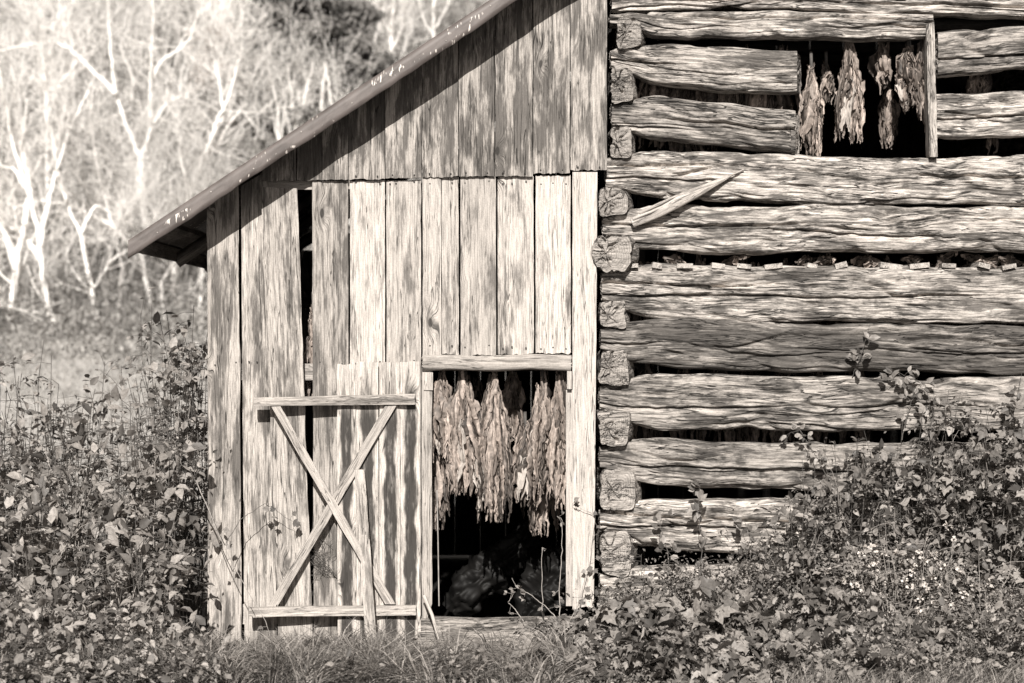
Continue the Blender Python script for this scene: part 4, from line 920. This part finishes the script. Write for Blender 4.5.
def tree(label, Y, limbs, rbase, kids=5, lev=2, mat=None, leafn=0, sub=.22, cat='tree', nside=9):
    """limbs: first is the trunk, the others fork off; picture paths, tapering"""
    Y = footY(limbs[0][0][1]); k = S * (D0 + Y) / D0; tp = [bgP(a, b, Y + 0 * Y) for a, b in limbs[0]]
    base = tp[0].copy(); gz = float(terrain(base[0], Y)); base[2] = gz - .1; root = empty('bare_tree', (base[0], Y, gz)); tag(root, label, cat, 'bare pale trees on the wooded slope')
    o = np.array([base[0], Y, gz]); mb = MB(); tm = MB(); tw = []
    for li, lb in enumerate(limbs):
        dz = 0 if li == 0 else RS.uniform(-1.2, 1.2); m = len(lb)
        pts = np.array([bgP(a, b, Y + (dz * i / m)) for i, (a, b) in enumerate(lb)])
        if li == 0: pts = np.concatenate([[base], pts])
        t = np.linspace(0, len(pts) - 1, len(pts) * 4); cur = np.stack([np.interp(t, np.arange(len(pts)), pts[:, i]) for i in range(3)], 1); cur[1:] += RS.normal(0, .012, (len(cur) - 1, 3))
        r0 = rbase if li == 0 else rbase * .62; rr = np.linspace(r0, r0 * (.55 if li == 0 and len(limbs) > 1 else .22), len(cur)); rr = rr * .85; tube(mb, cur - o, rr, 7, cap=False)
        for j in range(nside if li else nside // 2):
            q = RS.randint(int(len(cur) * .35), len(cur)); d = cur[min(q + 1, len(cur) - 1)] - cur[q - 1]; d = d / (np.linalg.norm(d) + 1e-6) * .7 + RS.normal(0, .6, 3); d[2] += .25
            grow(tm, cur[q] - o, d, RS.uniform(.6, 1.5) * sub * 6, rr[q] * .30, lev, tw, kids)
    mb.build('trunk', mat or M_white, root); tm.build('crown', mat or M_white, root)
    return root
tree('tall forked white tree whose left limb arches far out to the left edge', 44, [[(146, 240), (143, 200), (141, 160), (135, 146)], [(135, 146), (128, 130), (116, 94), (110, 50), (107, -25)], [(116, 94), (100, 78), (83, 61), (68, 48), (53, 42), (25, 45), (-15, 53)], [(141, 160), (150, 132), (151, 79), (152, 40), (155, -25)], [(151, 80), (162, 61), (178, 50), (190, 40), (198, 10)], [(152, 125), (165, 105), (180, 97), (192, 100)]], .13)
tree('white tree with crossing upright limbs just left of the eave', 46, [[(172, 290), (178, 250), (189, 195), (200, 165), (211, 140)], [(211, 140), (218, 118), (228, 101), (235, 75), (243, 42)], [(211, 140), (224, 115), (219, 80), (215, 62)], [(189, 195), (184, 175), (180, 150), (183, 130)], [(200, 165), (214, 148), (232, 120), (246, 104)]], .11)
tree('slanting white tree at the left with its trunk bare to the lawn', 40, [[(68, 390), (58, 340), (46, 298), (40, 246)], [(40, 246), (31, 198), (13, 145), (2, 88), (-6, 40)], [(40, 246), (48, 205), (56, 170), (70, 130), (92, 80)], [(42, 260), (24, 235), (0, 222)], [(31, 198), (15, 170), (-12, 160)]], .11)
tree('thick pale trunk leaning right at the left edge of the picture', 38, [[(2, 390), (8, 330), (16, 270), (24, 225)], [(24, 225), (30, 190), (22, 150), (26, 100)], [(16, 270), (4, 235), (-8, 210)]], .13)
tree('pale tree with a long branch drooping over the lawn', 42, [[(98, 330), (92, 290), (80, 235), (60, 185)], [(92, 290), (110, 262), (130, 248)], [(60, 185), (52, 140), (46, 90), (40, 30)], [(80, 235), (95, 205), (118, 215), (134, 245)]], .08)
tree('thin upright tree with close parallel stems near the left edge', 48, [[(48, 200), (47, 150), (46, 100), (42, 55)], [(46, 120), (58, 90), (64, 60)], [(48, 170), (60, 140), (66, 90), (75, 55)]], .07)
tree('pale tree crossing behind the tall forked one', 50, [[(150, 300), (140, 255), (112, 225), (70, 205)], [(112, 225), (98, 170), (90, 120), (94, 70)], [(70, 205), (40, 200), (10, 210)]], .08)
tree('leaning white tree at the top between the two forked ones and evergreen', 50, [[(232, 130), (234, 90), (233, 40), (226, 18), (216, -20)], [(233, 60), (245, 40), (250, 10)]], .12)
tree('slender white tree just left of the roof slope, upper part', 50, [[(370, 130), (366, 75), (354, 28), (344, 2)], [(362, 62), (374, 40), (383, 14), (386, -10)], [(354, 28), (346, 14), (340, -10)]], .07)
tree('white tree over the middle of the roof slope', 52, [[(388, 120), (390, 60), (393, 10), (396, -20)], [(391, 50), (402, 30), (404, 0)], [(392, 35), (380, 15), (374, -12)]], .10)
tree('white tree highest on the right, just above the roof', 53, [[(432, 90), (433, 40), (434, 0), (436, -25)], [(433, 30), (446, 10), (452, -12)], [(433, 36), (422, 16), (416, -12)]], .08)
for i, (px, lab) in enumerate([(278, 'low whitish sapling below the evergreen, first from the left'), (292, 'low whitish sapling below the evergreen, second from the left'), (306, 'straight whitish sapling in the middle of the row below the evergreen'), (318, 'whitish sapling right of the middle of the row below the evergreen'), (330, 'rightmost whitish sapling in the row, near the roof edge')]):
    tree(lab, 45 + i * .5, [[(px, 190), (px + RS.normal(0, 2), 150), (px + RS.normal(0, 3), 110), (px + RS.normal(0, 5), 62)], [(px, 140), (px - 6, 112), (px - 9, 80)], [(px, 150), (px + 6, 118), (px + 8, 90)]], .05, lev=1, nside=8)
more = [(70, 300, 150, 'small grey tree behind the slanting white one'), (118, 310, 170, 'small grey tree standing low behind the arching tree'), (165, 320, 190, 'small grey tree beyond the tip of the tall shrub'), (200, 310, 205, 'grey tree right against the leftmost board in view'), (20, 170, 20, 'grey tree high in the upper left corner'), (75, 130, -20, 'grey tree behind the arching limb at the top left'), (130, 120, -25, 'grey tree between the two uprights of the forked tree'), (180, 130, -20, 'grey tree high behind the crossing limbs'), (250, 190, 70, 'grey tree left of the sapling row'), (262, 150, 40, 'grey tree at the left foot of the evergreen'), (345, 150, 30, 'grey tree between the evergreen and the roof slope'), (410, 80, -25, 'grey tree among the topmost white ones'), (465, 60, -30, 'grey tree where the roof leaves the top of the picture')]
for (px, y0, y1, lab) in more:
    m = (y0 + y1) / 2; j = RS.normal(0, 8, 6)
    tree(lab, 47 + RS.uniform(0, 8), [[(px, y0), (px + j[0] * .4, y0 * .7 + y1 * .3), (px + j[1], m)], [(px + j[1], m), (px + j[2] + 5, m * .5 + y1 * .5), (px + j[3] + 10, y1)], [(px + j[1], m), (px + j[4] - 8, m * .6 + y1 * .4), (px + j[5] - 14, y1 + 12)]], .06, mat=M_white2)
# evergreens: drooping sprays of dark leaf clumps
def evergreen(label, px, y0, y1, wpx, Y, n=8000, mat=M_ever, cat='evergreen tree', name='evergreen_tree', grp='dark evergreens on the slope', ls=(.10, .22)):
    k = S * (D0 + Y) / D0; x = P(px, 0, Y)[0]; gz = float(terrain(x, Y)); zt = P(0, y1, Y)[2]; zb = P(0, y0, Y)[2]; hw = wpx * k * .5
    root = empty(name, (x, Y, gz)); tag(root, label, cat, grp); tm = MB(); tube(tm, [(0, 0, -.1), (.05, 0, (zt - gz) * .5), (0, 0, zt - gz - .1)], [.14, .09, .02], 7, cap=False); tm.build('trunk', M_bark, root)
    nc = 110; c = np.stack([RS.normal(0, .42, nc) * hw, RS.normal(0, .4, nc) * hw, RS.uniform(zb - gz, zt - gz, nc)], 1); fr = 1 - .55 * (c[:, 2] - (zb - gz)) / max(zt - zb, .1); c[:, :2] *= fr[:, None]
    ci = RS.randint(0, nc, n); off = RS.normal(0, 1, (n, 3)); off /= np.linalg.norm(off, axis=1)[:, None] / (RS.rand(n, 1)**.4); off *= np.array([.55, .5, .28]) * hw * .42
    off[:, 2] -= .25 * np.abs(off[:, 0]); lm = MB(); D_ = off + np.array([0, 0, -.2]); leaves(lm, c[ci] + off, D_, RS.uniform(*ls, n), T_SM, wsc=1.2, rnd=np.clip((ci % 17) / 17 * .6 + RS.rand(n) * .4, 0, 1))
    for q in range(0, nc, 4): 
        pass
    lm.build('crown', mat, root)
evergreen('largest dark evergreen at the top, left of the roof slope', 298, 118, -30, 135, 47.5, 15000)
evergreen('dark evergreen to the right of the largest, touching the roof line', 352, 112, 0, 95, 48.5, 9000)
evergreen('smaller dark evergreen at the top left of the largest', 258, 75, -35, 70, 49.5, 6000)
evergreen('dim evergreen patch high near the top left corner', 40, 95, 30, 70, 60, 3000)
evergreen('russet leafed tree left of the evergreens', 222, 90, 20, 90, 52, 2600, mat=M_rust, cat='tree', name='russet_tree', grp=None, ls=(.08, .16))
# leafy brush covering the slope
bm = MB(); n = 430000; y = 37 + 42 * RS.rand(n); x = RS.uniform(-.50, .20, n) * (y + 14) ; 
dn_ = fbm(x * .8, y * .8, 0, 21, 3); keep = (dn_ > -.45 + .6 * RS.rand(n) - .25) & (y > 38 + 1.6 * np.sin(x * .9) + RS.normal(0, .5, n)); x, y = x[keep], y[keep]; n = len(x)
hgt = (.45 + 1.2 * np.clip(vn(x * .5, y * .5, 0, 33) + .4, 0, 1.5)) * np.clip((y - 36.5) / 4, .15, 1); z = terrain(x, y) + RS.rand(n)**.7 * hgt
leaves(bm, np.stack([x, y, z], 1), RS.normal(0, 1, (n, 3)), RS.uniform(.06, .20, n), T_SM, wsc=1.4, rnd=np.clip(.5 + .5 * fbm(x * 1.3, y * 1.3, z * 1.3, 55) + RS.normal(0, .22, n), 0, 1))
o = bm.build('undergrowth', M_brush); tag(o, 'bright leafy undergrowth covering the wooded slope behind the barn', 'undergrowth', kind='stuff')
# twiggy stems all over the slope
bt = MB()
for i in range(3300):
    yy = 37.5 + 38 * RS.rand(); xx = RS.uniform(-.50, .20) * (yy + 14); b = np.array([xx, yy, float(terrain(xx, yy))]); h = RS.uniform(.8, 2.6); d = np.array([RS.normal(0, .28), RS.normal(0, .2), 1]) * h
    m = b + d * .5 + RS.normal(0, .08, 3); tube(bt, [b, m, b + d], [.013, .009, .004], 3, cap=False)
    for q in range(3):
        s0 = b + d * RS.uniform(.35, .9); e = s0 + np.array([RS.normal(0, .35), RS.normal(0, .2), RS.uniform(.1, .5)]); tube(bt, [s0, e], [.010, .004], 3, cap=False)
o = bt.build('brushwood', M_white2); tag(o, 'pale tangle of bare thin stems over the wooded slope', 'brushwood', kind='stuff')
# scattered pale scrub where the meadow meets the wood, and some on the meadow
sc = MB()
for i in range(330):
    yy = 22 + 17 * RS.rand()**.5; xx = RS.uniform(-.46, -.06) * (yy + 14); m_ = 160; z0 = float(terrain(xx, yy)); hh = RS.uniform(.2, 1.1) * (.35 + .65 * (yy > 31))
    q = RS.normal(0, 1, (m_, 3)) * [.45, .4, .3 * hh]; q[:, 2] = np.abs(q[:, 2]) * 1.6; leaves(sc, q + [xx, yy, z0], RS.normal(0, 1, (m_, 3)), RS.uniform(.05, .14, m_), T_SM, wsc=1.3)
    for j in range(5): a_ = np.array([xx + RS.normal(0, .2), yy, z0]); tube(sc, [a_, a_ + [RS.normal(0, .2), 0, hh * 1.5]], [.012, .005], 3, cap=False)
o = sc.build('meadow_scrub', M_brush); tag(o, 'pale low scrub scattered where the meadow meets the wooded slope', 'scrub', kind='stuff')
# lawn tufts
lw = MB(); n = 90000; y = 9 + 29 * RS.rand(n); x = RS.uniform(-.46, -.06, n) * (y + 14); h = RS.uniform(.03, .10, n)
leaves(lw, np.stack([x, y, terrain(x, y)], 1), np.stack([RS.normal(0, .4, n), RS.normal(0, .4, n), np.ones(n)], 1), h, T_SM, wsc=.45)
o = lw.build('meadow_grass', M_meadow); tag(o, 'short bright meadow grass between the shrubs and the wooded slope', 'grass', kind='stuff')
